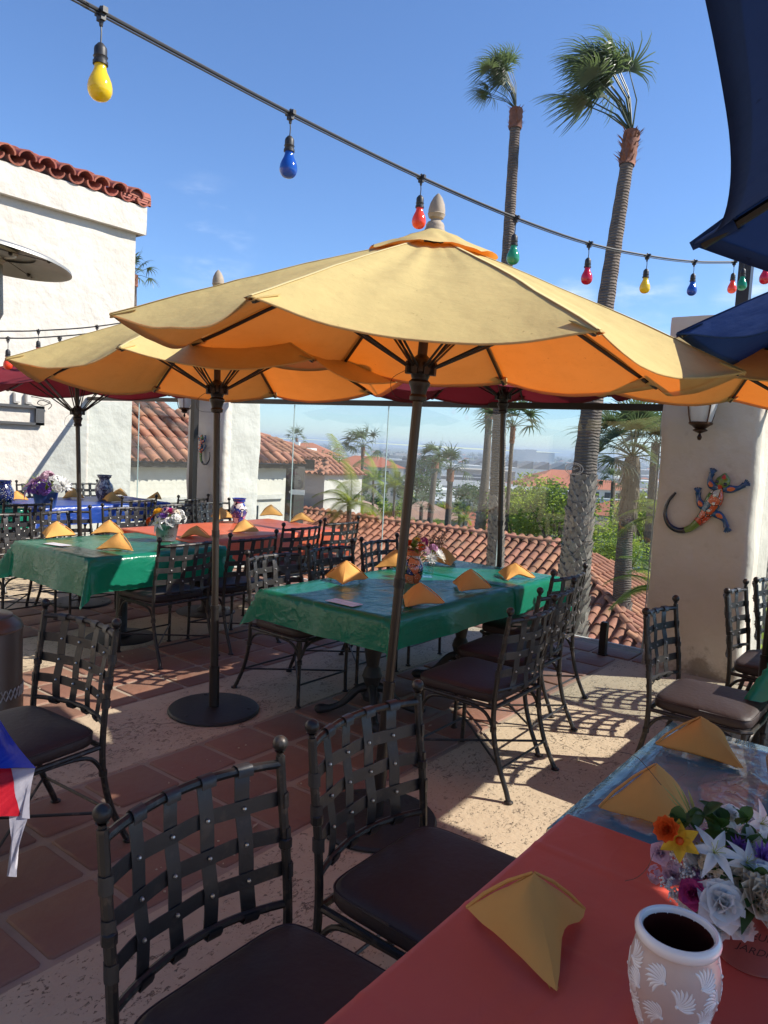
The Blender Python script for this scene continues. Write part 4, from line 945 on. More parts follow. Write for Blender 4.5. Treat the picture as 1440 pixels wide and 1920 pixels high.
    m = MB(); m.tube([T(p) for p in spline([(.03, -.03, hub - .12), (.05, -.06, hub - .13), (-.04, -.10, hub - .12), (-.10, -.06, hub - .05), (-.05, -.02, hub)], 5)], .0012, 4); m.build('pull_cord', dark_metal, root)
    for k in range(n):
        a = rot + k * pi / 4; d = V((cos(a), sin(a), 0))
        pts = [cpt(k, 0, t) + V((0, 0, -.018)) for t in (.06, .25, .45, .65, .85, .985)]
        m = MB(); m.tube([T(p) for p in pts], .0085, 6); rb = m.build('rib', dark_metal, root)
        m = MB(); mid = cpt(k, 0, .50) + V((0, 0, -.022)); s_ = V((-sin(a), cos(a), 0)) * .009
        for e in (-1, 1): m.tube([T(d * .055 + V((0, 0, hub + .008)) + s_ * e), T(mid + s_ * e)], .0052, 6)
        m.build('strut', dark_metal, rb)
    if base:
        bx = basex or (0, 0)
        m = MB(); m.lathe([(.001, .026), (.235, .024), (.262, .018), (.27, .008), (.27, .0)], 48, (bx[0], bx[1], .003))
        for a in (0.6, 2.7, 4.8): m.lathe([(.001, .0275), (.012, .027), (.012, .024)], 8, (bx[0] + .215 * cos(a), bx[1] + .215 * sin(a), .003))
        m.build('base_plate', castiron, root)
        m = MB(); m.tube([(0, 0, .02), (ax.x * .25, ax.y * .25, .27)], .031, 14); m.build('base_sleeve', dark_metal, root)
    return root
umbrella(-1.89, 2.52, 1.20, 2.023, 2.493, .219, .050, .006, yellow_c, 'yellow_umbrella', 'large faded yellow umbrella with wooden finial in the middle of the photo', seed=1, sag=.062)
umbrella(-3.42, 2.88, 1.12, 1.985, 2.440, .495, -.039, .004, yellow_c, 'yellow_umbrella', 'faded yellow umbrella at left, partly behind the larger one', seed=2)
umbrella(-.74, 4.36, 1.15, 2.05, 2.52, .50, 0.01, 0, yellow_c, 'yellow_umbrella', 'yellow umbrella at the right edge behind the navy one', seed=3)
umbrella(-2.85, 5.33, 1.12, 2.12, 2.60, .34, -.035, -.027, maroon_c, 'maroon_umbrella', 'maroon umbrella whose rim shows behind the big yellow one, by the glass', seed=4)
umbrella(-6.47, 3.80, 1.12, 2.03, 2.32, .1, -.03, -.02, maroon_c, 'maroon_umbrella', 'maroon umbrella at the left edge by the white wall', seed=5)
umbrella(.20, 3.18, 1.13, 2.10, 2.62, .393 - .02, 0, 0, navy_c, 'navy_umbrella', 'navy blue umbrella with one pointed tip in front of the right pillar top', seed=6, sag=.05)
umbrella(.68, 1.356, 1.13, 2.06, 2.58, -.119, 0, 0, navy_c, 'navy_umbrella', 'navy umbrella hanging over the top right corner close to the camera', seed=7, sag=.05)

# ================================================================ patio heater
def tilt_it(m):
    Mt = Matrix.Translation((0, 0, 2.59)) @ Matrix.Rotation(radians(6.5), 4, V((-.42, -.91, 0)).cross(V((0, 0, 1))) * 1.0) @ Matrix.Translation((0, 0, -2.59))
    m.v = [tuple(Mt @ V(p)) for p in m.v]
ht = empty('patio_heater', (-4.23, 1.90, 0), label='bronze propane patio heater with a wide round reflector at the left edge', category='heater')
hb = mat('heater_brown', (.11, .075, .055), .38, .5, bump=.1, bscale=60); alu = mat('brushed_aluminium', (.34, .335, .31), .5, .6, var=.2, vscale=5)
m = MB(); m.lathe([(.20, .0), (.205, .02), (.205, .10), (.20, .11), (.20, .50), (.198, .505), (.203, .515), (.198, .525), (.190, .545), (.150, .575), (.148, .585), (.138, .590), (.04, .60), (.03, .60)], 40)
m.build('tank_housing', hb, ht)
m = MB()
for k in range(40):
    a = 2 * pi * k / 40
    for s_ in (-1, 1): m.tube([V((.2025 * cos(a), .2025 * sin(a), .13)), V((.2025 * cos(a + s_ * .15), .2025 * sin(a + s_ * .15), .19))], .004, 4, cap=False)
m.build('vent_lattice', mat('lattice_pale', (.35, .33, .3), .5, .4), ht)
m = MB(); m.tube([(0, 0, .58), (0, 0, 2.28)], .032, 14); m.build('post', hb, ht)
m = MB(); m.lathe([(.07, 2.2), (.09, 2.24), (.085, 2.5), (.1, 2.52)], 24); m.build('burner', alu, ht)
m = MB(); m.lathe([(.001, 2.60), (.12, 2.60), (.125, 2.597), (.13, 2.60), (.25, 2.588), (.40, 2.56), (.435, 2.545), (.44, 2.53), (.436, 2.532), (.40, 2.548), (.25, 2.576)], 56); tilt_it(m); m.build('reflector', alu, ht)
m = MB(); m.lathe([(.001, 2.585), (.15, 2.578), (.155, 2.57), (.16, 2.578), (.163, 2.585)], 40); tilt_it(m); m.build('inner_disc', alu, ht)
m = MB()
for k in range(4):
    a = .5 + k * pi / 2
    m.ball((.38 * cos(a), .38 * sin(a), 2.547), .012, 8, 5); m.ball((.13 * cos(a + .3), .13 * sin(a + .3), 2.572), .012, 8, 5); m.tube([(.0 * cos(a), .0, 2.59), (.42 * cos(a), .42 * sin(a), 2.54)], .002, 4)
tilt_it(m); m.build('bolts', dark_metal, ht, kind='stuff')

# ================================================================ string lights
def bulbmat(n, c): return mat('bulb_' + n, c, .12, coat=.6, trans=c, transf=.25)
BC = {'yellow': bulbmat('yellow', (.85, .62, .02)), 'blue': bulbmat('blue', (.01, .09, .45)), 'red': bulbmat('red', (.85, .07, .02)), 'green': bulbmat('green', (.03, .30, .16)), 'crimson': bulbmat('crimson', (.6, .01, .05)), 'dark green': bulbmat('dkgreen', (.01, .28, .14))}
rubber = mat('black_rubber', (.018, .018, .02), .5, bump=.1, bscale=80)
bm = {}
def bulb(p, colr, label, sc=1., swing=(0, 0)):
    r = empty('string_light', p, label=label, category='light bulb', group='coloured bulbs on the string lights'); r.rotation_euler = (swing[0], swing[1], 0)
    if 'clip' not in bm:
        m = MB(); m.box((0, 0, .0), (.045, .016, .016)); m.box((0, 0, -.014), (.026, .015, .022)); m.tube([(0, 0, -.02), (0, 0, -.04)], [.008, .005], 8); m.ball((0, 0, .011), .006, 6, 4)
        o = m.build('clip', rubber, r, auto=30); bm['clip'] = o.data
        m = MB(); m.tube([(0, 0, -.035), (.002, 0, -.06), (0, 0, -.092)], .0024, 6); m.build('drop_wire', rubber, r); bm['drop_wire'] = bpy.data.objects['drop_wire'].data
        m = MB(); m.lathe([(.001, -.086), (.008, -.087), (.017, -.098), (.0185, -.105), (.0185, -.122), (.021, -.124), (.0185, -.128), (.0185, -.135), (.0215, -.137), (.0215, -.146), (.001, -.147)], 16); o = m.build('socket', rubber, r); bm['socket'] = o.data
        m = MB(); m.lathe([(.0165, -.145), (.017, -.155), (.020, -.166), (.027, -.180), (.0325, -.194), (.035, -.208), (.0345, -.220), (.030, -.232), (.021, -.2415), (.010, -.246), (.001, -.247)], 24); o = m.build('bulb', BC[colr], r); bm['bulb'] = o.data
    else:
        for k in ('clip', 'drop_wire', 'socket', 'bulb'):
            d = bm[k]
            if k == 'bulb':
                d = bm.get('b_' + colr)
                if d is None: d = bm['bulb'].copy(); d.materials[0] = BC[colr]; bm['b_' + colr] = d
            o = bpy.data.objects.new(k, d); COL.objects.link(o); o.parent = r
    r.scale = (sc, sc, sc); return r
ropes = []
LS = [(190, 22, 2.15, 'yellow', 'yellow bulb at the top left, largest on the string'), (545, 212, 2.92, 'blue', 'blue bulb in the upper middle of the sky'), (790, 332, 3.65, 'red', 'orange red bulb beside the wooden umbrella finial'), (967, 408, 4.0, 'green', 'pale green bulb in front of the left tall palm trunk'),
      (1105, 456, 4.55, 'crimson', 'crimson bulb hanging between the two tall palms'), (1214, 479, 4.95, 'yellow', 'yellow bulb just right of the right palm trunk'), (1302, 490, 5.45, 'blue', 'blue bulb left of the tall steel post'), (1377, 491, 5.95, 'red', 'orange red bulb against the steel post')]
pts = [atD(-30, -95, 1.85), atD(160, 5, 2.10)]
for (px, py, D, c_, lb) in LS: pts.append(atD(px, py, D)); bulb(pts[-1], c_, lb, 1., (0, 0))
post_top = pts[-1]
m = MB(); m.tube(spline(pts, 5), .0062, 8); m.tube(spline([p + V((0, 0, -.011)) for p in pts], 5), .0028, 6); tag(m.build('light_cable', rubber), 'black cable of the main light string rising to the upper left', 'cable')
q = [post_top, atD(1400, 478, 5.6), atD(1432, 462, 5.2), atD(1480, 430, 4.6)]
m = MB(); m.tube(spline(q, 5), .006, 6); tag(m.build('light_cable', rubber), 'short black cable leaving the steel post towards the navy umbrella', 'cable')
bulb(atD(1396, 481, 5.55), 'dark green', 'deep green bulb right of the steel post', 1.)
bulb(atD(1440, 461, 4.9), 'crimson', 'crimson bulb cut by the right photo edge', 1.)
far1 = [atD(x, y, D) for x, y, D in ((-120, 634, 5.4), (0, 634, 5.6), (72, 633, 5.8), (190, 622, 6.1), (330, 592, 6.6), (440, 570, 7.1))]
m = MB(); m.tube(spline([atD(-120, 622, 5.9), atD(0, 621, 6.1), atD(72, 620, 6.2), atD(182, 612, 6.4), atD(300, 592, 6.8), atD(440, 560, 7.3)], 5), .006, 6); tag(m.build('light_cable', rubber), 'upper thin black light cable across the white wall', 'cable')
m = MB(); m.tube(spline(far1, 5), .006, 6); tag(m.build('light_cable', rubber), 'lower thin black light cable across the white wall', 'cable')
bulb(atD(15, 634, 5.6), 'red', 'orange red bulb at the left edge before the white wall', .95); bulb(atD(72, 620, 6.2), 'red', 'orange red bulb before the white wall above the yellow canopy', .95)
bulb(atD(182, 612, 6.4), 'blue', 'socket hanging from the upper cable just above the yellow canopy', .95); bulb(atD(112, 634, 5.9), 'red', 'bulb on the lower cable sinking behind the yellow canopy', .95)

# ================================================================ vases, buckets, flowers
cream_gl = mat('cream_talavera', (.60, .46, .40), .35, spec=.5, bump=.1, bscale=40, var=.08, coat=.2); white_slip = mat('white_slip_relief', (.82, .79, .76), .25, coat=.4)
dark_in = mat('vase_inside', (.045, .008, .006), .3)
VP = atz(1272, 1738, .945)
vs = empty('white_leaf_vase', (VP.x, VP.y, .770), label='round pale ceramic vase with white leaf relief and dark inside, bottom right corner', category='vase')
m = MB(); prof = [(.001, .0), (.040, .0), (.043, .004), (.052, .03), (.060, .06), (.0655, .085), (.0665, .10), (.065, .120), (.060, .142), (.0555, .153), (.056, .157)]
m.lathe(prof, 48); m.build('body', cream_gl, vs)
m = MB(); m.lathe([(.0555, .1525), (.0595, .155), (.062, .160), (.0625, .166), (.060, .172), (.0565, .1745), (.053, .173), (.051, .169), (.0505, .160)], 48); m.build('rim', white_slip, vs)
m = MB(); m.lathe([(.0508, .165), (.049, .15), (.050, .12), (.05, .09), (.001, .085)], 32); m.build('inside', dark_in, vs)
def rad(z):
    for (r0, z0), (r1, z1) in zip(prof[1:], prof[2:]):
        if z <= z1: return r0 + (r1 - r0) * (z - z0) / max(1e-6, z1 - z0)
    return .056
m = MB(); random.seed(5)
def petal_on(m, a0, z0, ang, L, w):
    # teardrop petal lying on the vase surface starting at (a0,z0) going direction ang
    rows = []
    n = 7
    for i in range(n + 1):
        t = i / n; bend = .35 * t * t
        du = cos(ang + bend) * L * t; dv = sin(ang + bend) * L * t
        ww = w * (.16 + .84 * sin(pi * min(1, t * .5 + .02)) ** 2 * 1.0) * (1 if t < .85 else sqrt(max(0.02, 1 - ((t - .85) / .15) ** 2)))
        row = []
        for j in range(5):
            s = (j / 4 - .5) * 2
            uu = du - sin(ang) * s * ww; vv = dv + cos(ang) * s * ww; z = min(.150, max(.004, z0 + vv)); r = rad(z); a = a0 + uu / r
            rr_ = r + .0010 * (1 - s * s) * (.4 + .6 * t) + .0002; row.append(V((rr_ * cos(a), rr_ * sin(a), z)))
        rows.append(row)
    m.quadgrid(rows)
k = 0
for (rowz, off) in ((.024, .2), (.050, .65), (.078, .2), (.106, .65), (.134, .2)):
    for i in range(7):
        a0 = off + i * 2 * pi / 7 + ru(-.08, .08); base = pi / 2 + (pi / 3.0) * (1 if (i + k) % 2 else -1)
        for q in range(9):
            petal_on(m, a0, rowz - .012, base + (q - 4) * .27, .031 * (1 - abs(q - 4) * .05), .0029)
        r = rad(rowz - .012); m.ball(((r) * cos(a0), (r) * sin(a0), rowz - .012), .003, 6, 4)
    k += 1
m.build('leaf_relief', white_slip, vs, kind='stuff')

def textmesh(txt, size, shear=0):
    c = bpy.data.curves.new('t', 'FONT'); c.body = txt; c.size = size; c.align_x = 'CENTER'; c.align_y = 'CENTER'; c.shear = shear; c.extrude = 0; c.resolution_u = 3
    o = bpy.data.objects.new('t', c); COL.objects.link(o); bpy.context.view_layer.update()
    me = bpy.data.meshes.new_from_object(o.evaluated_get(bpy.context.evaluated_depsgraph_get())); bpy.data.objects.remove(o); return me
def bucket(loc, r0, r1, h, mt, label, text=None, ang=0, tm_=None):
    r = empty('metal_bucket', loc, label=label, category='bucket')
    m = MB(); m.lathe([(.001, .0), (r0, .0), (r0 + .002, .002), (r0 + .001, .006), (r1, h - .004), (r1 + .003, h), (r1 + .001, h + .003), (r1 - .002, h), (r0 - .002, .01), (.001, .008)], 40); m.build('body', mt, r)
    m = MB(); m.lathe([(.001, h - .012), (r1 - .004, h - .012)], 24); m.build('moss', leaf_dark, r)
    if text:
        for i, (tx, sz, zz, sh) in enumerate(text):
            me = textmesh(tx, sz, sh)
            for v_ in me.vertices:
                z = zz * h + v_.co.y; rr_ = r0 + (r1 - r0) * z / h + .0008; a = ang + v_.co.x / rr_; v_.co = V((rr_ * cos(a), rr_ * sin(a), z))
            me.materials.clear(); me.materials.append(tm_); o = bpy.data.objects.new('lettering', me); COL.objects.link(o); o.parent = r
    return r
redreflmetal = mat('red_reflection_metal', (.42, .17, .15), .28, .6, var=.2, vscale=8); galv = mat('galvanised_metal', (.40, .37, .36), .3, .8, var=.25, vscale=8); bluemetal = mat('blue_painted_metal', (.05, .11, .36), .3, .6)  # first bucket metal has the reflected red mixed into its base colour
ink = mat('lettering_ink', (.05, .03, .03), .6)
BK = atz(1412, 1762, .80)
bucket((BK.x, BK.y, .770), .058, .076, .115, redreflmetal, 'metal flower bucket, red reflection put into its colour, with JARDIN lettering behind the pale vase', [('FLEURS', .020, .68, .2), ('JARDIN', .020, .42, .3)], atan2(-BK.y, -BK.x) + .12, ink)
B2 = atz(312, 1005, .80)
bucket((B2.x, B2.y, .768), .075, .098, .14, galv, 'silver metal flower bucket with lettering between the green and orange cloths', [('FLEURS', .032, .72, .25), ('&', .022, .5, .2), ('JARDIN', .036, .28, 0)], atan2(-B2.y, -B2.x) + .15, ink)
B3 = atz(85, 945, .80)
bucket((B3.x, B3.y, .760), .10, .13, .17, bluemetal, 'blue metal bucket of purple flowers on the far left table')

petm = lambda n, c, tr=.3: mat('petal_' + n, c, .6, spec=.3, var=.15, vscale=30, trans=tuple(min(1, q * 1.3) for q in c), transf=tr)
PW, PP, PK, PO, PY, PV, PC, PL_ = petm('white', (.80, .79, .76)), petm('pink', (.62, .42, .50)), petm('magenta', (.45, .04, .18)), petm('orange', (.75, .13, .02)), petm('yellow', (.75, .45, .03)), petm('violet', (.22, .10, .42)), petm('cream', (.66, .58, .46)), petm('lilac', (.45, .22, .38))
stamen = mat('stamen_green', (.35, .40, .05), .6); darkc = mat('flower_dark_centre', (.04, .03, .03), .8)
def petal(m, M, L, w, curl=.3, cup=.2, n=5, tipw=.15):
    rows = []
    for i in range(n + 1):
        t = i / n; ww = w * (sin(pi * (t ** .75)) * .9 + tipw * t * (1 - t) + .06); z = cup * L * t - curl * L * t * t
        rows.append([M @ V((s * ww, L * t, z + abs(s) * ww * .45)) for s in (-1, -.5, 0, .5, 1)])
    m.quadgrid(rows)
def flower(kind, mt, c, nrm, s, parent, name=None):
    Q = V(nrm).to_track_quat('Z', 'Y').to_matrix(); m = MB(); base = V(c)
    def place(M3, L, w, off=0., **k):
        M = Matrix.Translation(base + Q @ V((0, 0, off))) @ (Q @ M3).to_4x4(); petal(m, M, L, w, **k)
    Rz = lambda a: Matrix.Rotation(a, 3, 'Z'); Rx = lambda a: Matrix.Rotation(a, 3, 'X')
    a0 = ru(0, 6)
    if kind == 'lily':
        for i in range(6): place(Rz(a0 + i * pi / 3) @ Rx(.55), s * ru(.95, 1.05), s * .22, curl=.75, cup=.1, n=7)
    elif kind == 'rose':
        for (cnt, t, L) in ((5, .15, 1.), (6, .5, .88), (5, .85, .72), (4, 1.15, .55), (3, 1.35, .42)):
            for i in range(cnt): place(Rz(a0 + i * 2 * pi / cnt + t * 3) @ Rx(t + ru(-.1, .1)), s * L, s * L * .52, curl=-.35 if t > .6 else .35, cup=.12, tipw=1.4)
    elif kind == 'daisy':
        for i in range(13): place(Rz(a0 + i * 2 * pi / 13) @ Rx(ru(.05, .3)), s, s * .16, curl=.15)
    elif kind == 'mum':
        for (cnt, t, L) in ((14, .1, 1.), (12, .5, .85), (9, .9, .7), (6, 1.25, .5)):
            for i in range(cnt): place(Rz(a0 + i * 2 * pi / cnt + t) @ Rx(t + ru(-.08, .08)), s * L, s * .13, curl=-.3, cup=.0, n=4)
    elif kind == 'cluster':
        for i in range(16):
            d = V((ru(-1, 1), ru(-1, 1), ru(.0, 1))).normalized(); b = Q @ (d * s * .7); q = (Q @ d).to_track_quat('Z', 'Y').to_matrix()
            for k in range(4): petal(m, Matrix.Translation(base + b) @ (q @ Rz(k * pi / 2 + i)).to_4x4() @ Matrix.Rotation(.35, 4, 'X'), s * .36, s * .19, curl=.3, cup=.1, n=3, tipw=1.)
    elif kind == 'trumpet':
        for i in range(6): place(Rz(a0 + i * pi / 3) @ Rx(.35), s * .95, s * .30, curl=.3)
    elif kind == 'carnation':
        for (cnt, t, L) in ((10, .2, 1.), (9, .6, .9), (8, 1.0, .8), (5, 1.3, .7)):
            for i in range(cnt): place(Rz(a0 + i * 2 * pi / cnt + t) @ Rx(t + ru(-.15, .15)), s * L, s * .3, curl=-.1, cup=ru(0, .1), n=4, tipw=3.)
    o = m.build(name or kind, mt, parent, auto=0)
    if kind in ('lily', 'daisy', 'trumpet'):
        m = MB()
        if kind == 'lily':
            for i in range(6):
                a = i * pi / 3 + .3; d = Q @ V((cos(a) * .28, sin(a) * .28, .8)); m.tube([base, base + d * s * .4, base + d * s * .72 + Q @ V((cos(a), sin(a), 0)) * s * .1], .012 * s, 4)
        else: m.ball(base + Q @ V((0, 0, .08 * s)), s * .2, 8, 5)
        m.build('stamens', stamen if kind == 'lily' else (darkc if kind == 'daisy' else PO), o, kind='stuff')
    return o
def leaf(m, p, d, L, w, droop=.3):
    d = V(d).normalized(); s = d.cross(V((0, 0, 1))).normalized() if abs(d.z) < .98 else V((1, 0, 0)); rows = []
    for i in range(6):
        t = i / 5; ww = w * sin(pi * min(1, t ** .8 * .96 + .03)); q = V(p) + d * L * t + V((0, 0, -droop * L * t * t)); rows.append([q - s * ww + V((0, 0, ww * .35)), q, q + s * ww + V((0, 0, ww * .35))])
    m.quadgrid(rows)
def babys_breath(m1, m2, p, d, n, s):
    for i in range(n):
        e = V(p) + (V(d) + V((ru(-.5, .5), ru(-.5, .5), ru(-.3, .5)))).normalized() * s * ru(.6, 1.1); m1.tube([p, V(p).lerp(e, .5) + V((0, 0, .004)), e], .0006, 3, cap=False)
        for k in range(7):
            q = e + V((ru(-1, 1), ru(-1, 1), ru(-1, 1))) * .008; m2.ball(q, ru(.0016, .0032), 5, 3)
# --- foreground arrangement
random.seed(41)
def LP(px, py, z): return atz(px, py, z)
fa = empty('flower_arrangement', (BK.x, BK.y, .885), label='large mixed artificial bouquet of white, yellow, pink and purple flowers at lower right', category='flowers')
up = V((0, 0, 1)); tow = V((-BK.x, -BK.y, 1.0)).normalized()
def fpix(kind, mt, px, py, D, s, nrm, nm=None):
    p = atD(px, py, D) - fa.location; return flower(kind, mt, p, nrm, s, fa, nm)
cl_ = -CR; 
D0 = (V(fa.location) - EYE).dot(CF)
n1 = (-CF * .8 + V((0, 0, .6)))
fpix('trumpet', PY, 1275, 1578, D0 + .00, .040, n1 - CR * .5, 'yellow_flower'); fpix('carnation', PO, 1252, 1556, D0 + .01, .026, n1 - CR * .9, 'orange_trumpet'); fpix('rose', PP, 1240, 1600, D0 + .01, .022, n1 - CR * .8, 'pink_petals')
fpix('rose', PP, 1290, 1562, D0 + .04, .026, n1, 'pink_petals'); fpix('lily', PW, 1338, 1600, D0 - .02, .044, n1 + V((0, 0, .3)), 'white_lily'); fpix('lily', PW, 1398, 1618, D0 - .02, .038, n1 + CR * .2, 'white_lily')
fpix('rose', PW, 1352, 1695, D0 - .055, .046, n1 - CR * .1, 'white_rose'); fpix('rose', PK, 1300, 1676, D0 - .03, .028, n1 - CR * .7, 'magenta_rose'); fpix('carnation', PC, 1420, 1690, D0 - .05, .050, n1 + CR * .3, 'cream_peony')
fpix('rose', PW, 1370, 1532, D0 + .05, .026, n1, 'white_bud'); fpix('mum', PV, 1432, 1612, D0 - .01, .034, n1 + CR * .3, 'purple_flower'); fpix('cluster', PC, 1356, 1640, D0 - .02, .020, n1, 'cream_cluster')
fpix('lily', PW, 1425, 1545, D0 + .06, .040, n1 + CR * .3, 'white_lily'); fpix('cluster', PL_, 1330, 1575, D0 + .05, .024, n1, 'mauve_cluster'); fpix('rose', PW, 1300, 1625, D0 + .02, .024, n1, 'white_bud')
fpix('cluster', PP, 1232, 1640, D0 + .03, .020, n1 - CR, 'pale_pink_cluster'); fpix('carnation', PC, 1450, 1740, D0 - .07, .035, n1 + CR * .4, 'cream_peony'); fpix('carnation', PC, 1310, 1725, D0 - .01, .030, n1 - CR * .4, 'cream_ruffle'); fpix('carnation', PW, 1385, 1735, D0 - .05, .030, n1, 'white_ruffle')
for (kd, mt, px, py, dd, sz, nm) in (('cluster', PP, 1262, 1622, .02, .026, 'pale_pink_cluster'), ('carnation', PW, 1302, 1600, .03, .030, 'white_ruffle'), ('mum', PW, 1345, 1560, .05, .026, 'white_mum'), ('rose', PC, 1395, 1655, -.03, .034, 'cream_rose'), ('cluster', PW, 1290, 1700, .0, .024, 'white_cluster'),
    ('mum', PV, 1385, 1590, .01, .024, 'purple_flower'), ('carnation', PP, 1262, 1640, .01, .024, 'pink_ruffle'), ('cluster', PC, 1330, 1620, .0, .022, 'cream_cluster'), ('rose', PW, 1435, 1650, -.04, .034, 'white_rose'), ('carnation', PW, 1345, 1740, -.04, .024, 'white_ruffle'), ('trumpet', PY, 1315, 1590, .03, .030, 'yellow_flower'), ('lily', PW, 1410, 1580, .02, .034, 'white_lily'), ('cluster', PL_, 1300, 1645, .01, .02, 'mauve_cluster')):
    fpix(kd, mt, px, py, D0 + dd, sz, n1 + V((ru(-.4, .4), ru(-.4, .4), ru(0, .5))), nm)
m = MB()
for i in range(60):
    a = ru(0, 6.28); e = ru(.1, 1.1); d = V((cos(a) * cos(e), sin(a) * cos(e), sin(e))); leaf(m, d * .015 + V((0, 0, .01)), d, ru(.07, .125), ru(.012, .022), ru(.1, .5))
for (px, py) in ((1260, 1545), (1350, 1535), (1395, 1520), (1310, 1540), (1340, 1560), (1400, 1570), (1440, 1590), (1370, 1575), (1330, 1525)):
    for e_ in range(3):
        p = atD(px + ru(-14, 14), py + ru(-14, 10), D0 + .02) - fa.location; leaf(m, p - V((0, 0, .02)), V((ru(-.6, .6), ru(-.6, .6), 1)) - CR * ru(-.6, .8), ru(.045, .07), .015, .3)
m.build('dark_leaves', leaf_dark, fa, auto=0, kind='stuff')
m = MB()
for (px, py, qx, qy) in ((1300, 1540, 1240, 1470), (1300, 1540, 1262, 1466), (1300, 1535, 1275, 1475), (1305, 1535, 1290, 1480), (1298, 1545, 1250, 1490)):
    a = atD(px, py, D0 + .05) - fa.location; b = atD(qx, qy, D0 + .06) - fa.location; leaf(m, a, b - a, (b - a).length, .006, 0)
m.build('grass_blades', leaf_mid, fa, auto=0, kind='stuff')
m = MB()
P = [atD(x, y, D0 + .05) - fa.location for x, y in ((1240, 1472), (1205, 1430), (1185, 1415), (1150, 1408))]; m.tube(spline(P, 4), .0006, 4)
P = [atD(x, y, D0 + .0) - fa.location for x, y in ((1225, 1600), (1215, 1625), (1195, 1645), (1172, 1652))]; m.tube(spline(P, 4), .0005, 4); m.build('wispy_stems', trunk_m, fa, kind='stuff')
m1, m2 = MB(), MB()
for (px, py) in ((1260, 1610), (1240, 1660), (1280, 1640), (1310, 1650), (1255, 1680), (1330, 1655), (1270, 1700)):
    babys_breath(m1, m2, atD(px + 10, py, D0 + .01) - fa.location, n1 - CR * .5, 7, .022)
m1.build('fine_stems', trunk_m, fa, auto=0, kind='stuff'); m2.build('babys_breath', PW, fa, auto=0, kind='stuff')
# --- smaller arrangements
def bouquet(loc, items, R, label, nl=26, name='flower_arrangement'):
    r = empty(name, loc, label=label, category='flowers')
    m = MB()
    for i in range(nl):
        a = ru(0, 6.28); e = ru(.0, 1.2); d = V((cos(a) * cos(e), sin(a) * cos(e), sin(e))); leaf(m, d * .01, d, R * ru(.7, 1.1), R * .12, ru(.0, .4))
    m.build('leaves', leaf_mid, r, auto=0, kind='stuff')
    for (kind, mt, a, e, rr_, s, nm) in items:
        # a: angle about view (0 = camera right), e: elevation
        d = (CR * cos(a) * cos(e) + V((0, 0, 1)) * sin(e) + -V((CF.x, CF.y, 0)).normalized() * sin(a) * cos(e) * .8)
        flower(kind, mt, d * R * rr_, d + V((0, 0, .3)), s, r, nm)
    return r
bouquet((B2.x, B2.y, .91), [('daisy', PO, 2.9, .45, 1., .05, 'orange_daisy'), ('carnation', PY, 2.3, .8, 1., .05, 'yellow_carnation'), ('carnation', PO, 2.9, .1, 1.1, .045, 'orange_carnation'), ('lily', PW, 2.0, .05, .85, .075, 'white_lily'), ('carnation', PK, .9, .9, .95, .045, 'magenta_carnation'),
    ('mum', PV, 1.6, .6, .9, .045, 'blue_flower'), ('cluster', PW, .7, .4, .95, .06, 'white_cluster'), ('cluster', PW, .1, .25, 1.05, .05, 'white_cluster'), ('cluster', PC, .5, .75, .95, .05, 'cream_cluster'), ('rose', PW, 1.1, .15, .85, .05, 'white_rose'), ('cluster', PP, 1.5, 1.1, .9, .045, 'pink_cluster'), ('daisy', PY, 2.6, 1.0, .9, .04, 'yellow_daisy'), ('cluster', PW, -.2, .6, 1, .05, 'white_cluster')], .12, 'colourful bouquet in the silver bucket between green and orange tables')
bouquet((B3.x, B3.y, .94), [('lily', PL_, 2.6, .3, .8, .155, 'large_purple_lily'), ('lily', PL_, 2.0, .8, .8, .15, 'purple_lily'), ('cluster', PV, 1.4, .3, .9, .11, 'violet_cluster'), ('cluster', PW, .6, .4, 1.1, .12, 'white_cluster'), ('mum', PW, .2, .3, 1.2, .11, 'white_mum'), ('cluster', PV, 1.8, .1, 1., .10, 'violet_cluster'), ('cluster', PP, 1.0, 1., 1., .09, 'pink_cluster')], .18, 'bouquet of big purple lilies and white blooms in the blue bucket', 30)
def talavera_vase(loc, prof, label, cols, seed, n=32):
    r = empty('painted_vase', loc, label=label, category='vase'); m = MB(); m.lathe(prof, n); m.build('body', painted('vase_glaze_%d' % seed, seed, cols), r)
    (rt, zt) = prof[-1]; m = MB(); m.lathe([(rt - .002, zt - .004), (rt + .004, zt), (rt, zt + .004), (rt - .006, zt), (rt - .008, zt - .03), (.001, zt - .04)], n); m.build('rim', glaze('vase_rim_%d' % seed, cols[0]), r); return r
vp = atz(772, 1092, .762)
talavera_vase((vp.x, vp.y, .762), [(.001, 0), (.045, 0), (.05, .005), (.065, .04), (.072, .08), (.070, .115), (.055, .15), (.043, .17), (.042, .185), (.052, .205), (.060, .213)], 'orange painted pottery vase in the middle of the central green table', [(.55, .14, .05), (.6, .22, .10), (.5, .10, .03), (.06, .14, .05), (.03, .05, .2), (.5, .35, .25)], 1)
bouquet((vp.x, vp.y, .985), [('carnation', PO, 2.2, .5, .8, .035, 'orange_flower'), ('daisy', PY, 1.2, .9, .9, .03, 'yellow_flower'), ('cluster', PK, .5, .6, 1., .035, 'red_cluster'), ('cluster', PO, .9, .2, .9, .03, 'orange_cluster')], .085, 'small red and yellow autumn bouquet in the orange painted vase', 34)
gp = atz(800, 1082, .762)
gv = empty('glass_jar', (gp.x, gp.y, .762), label='small clear glass jar holding white flowers beside the orange vase', category='jar')
m = MB(); m.lathe([(.001, 0), (.04, 0), (.043, .005), (.046, .06), (.05, .11), (.047, .11), (.043, .06), (.04, .008), (.001, .006)], 28); m.build('body', glass_m, gv)
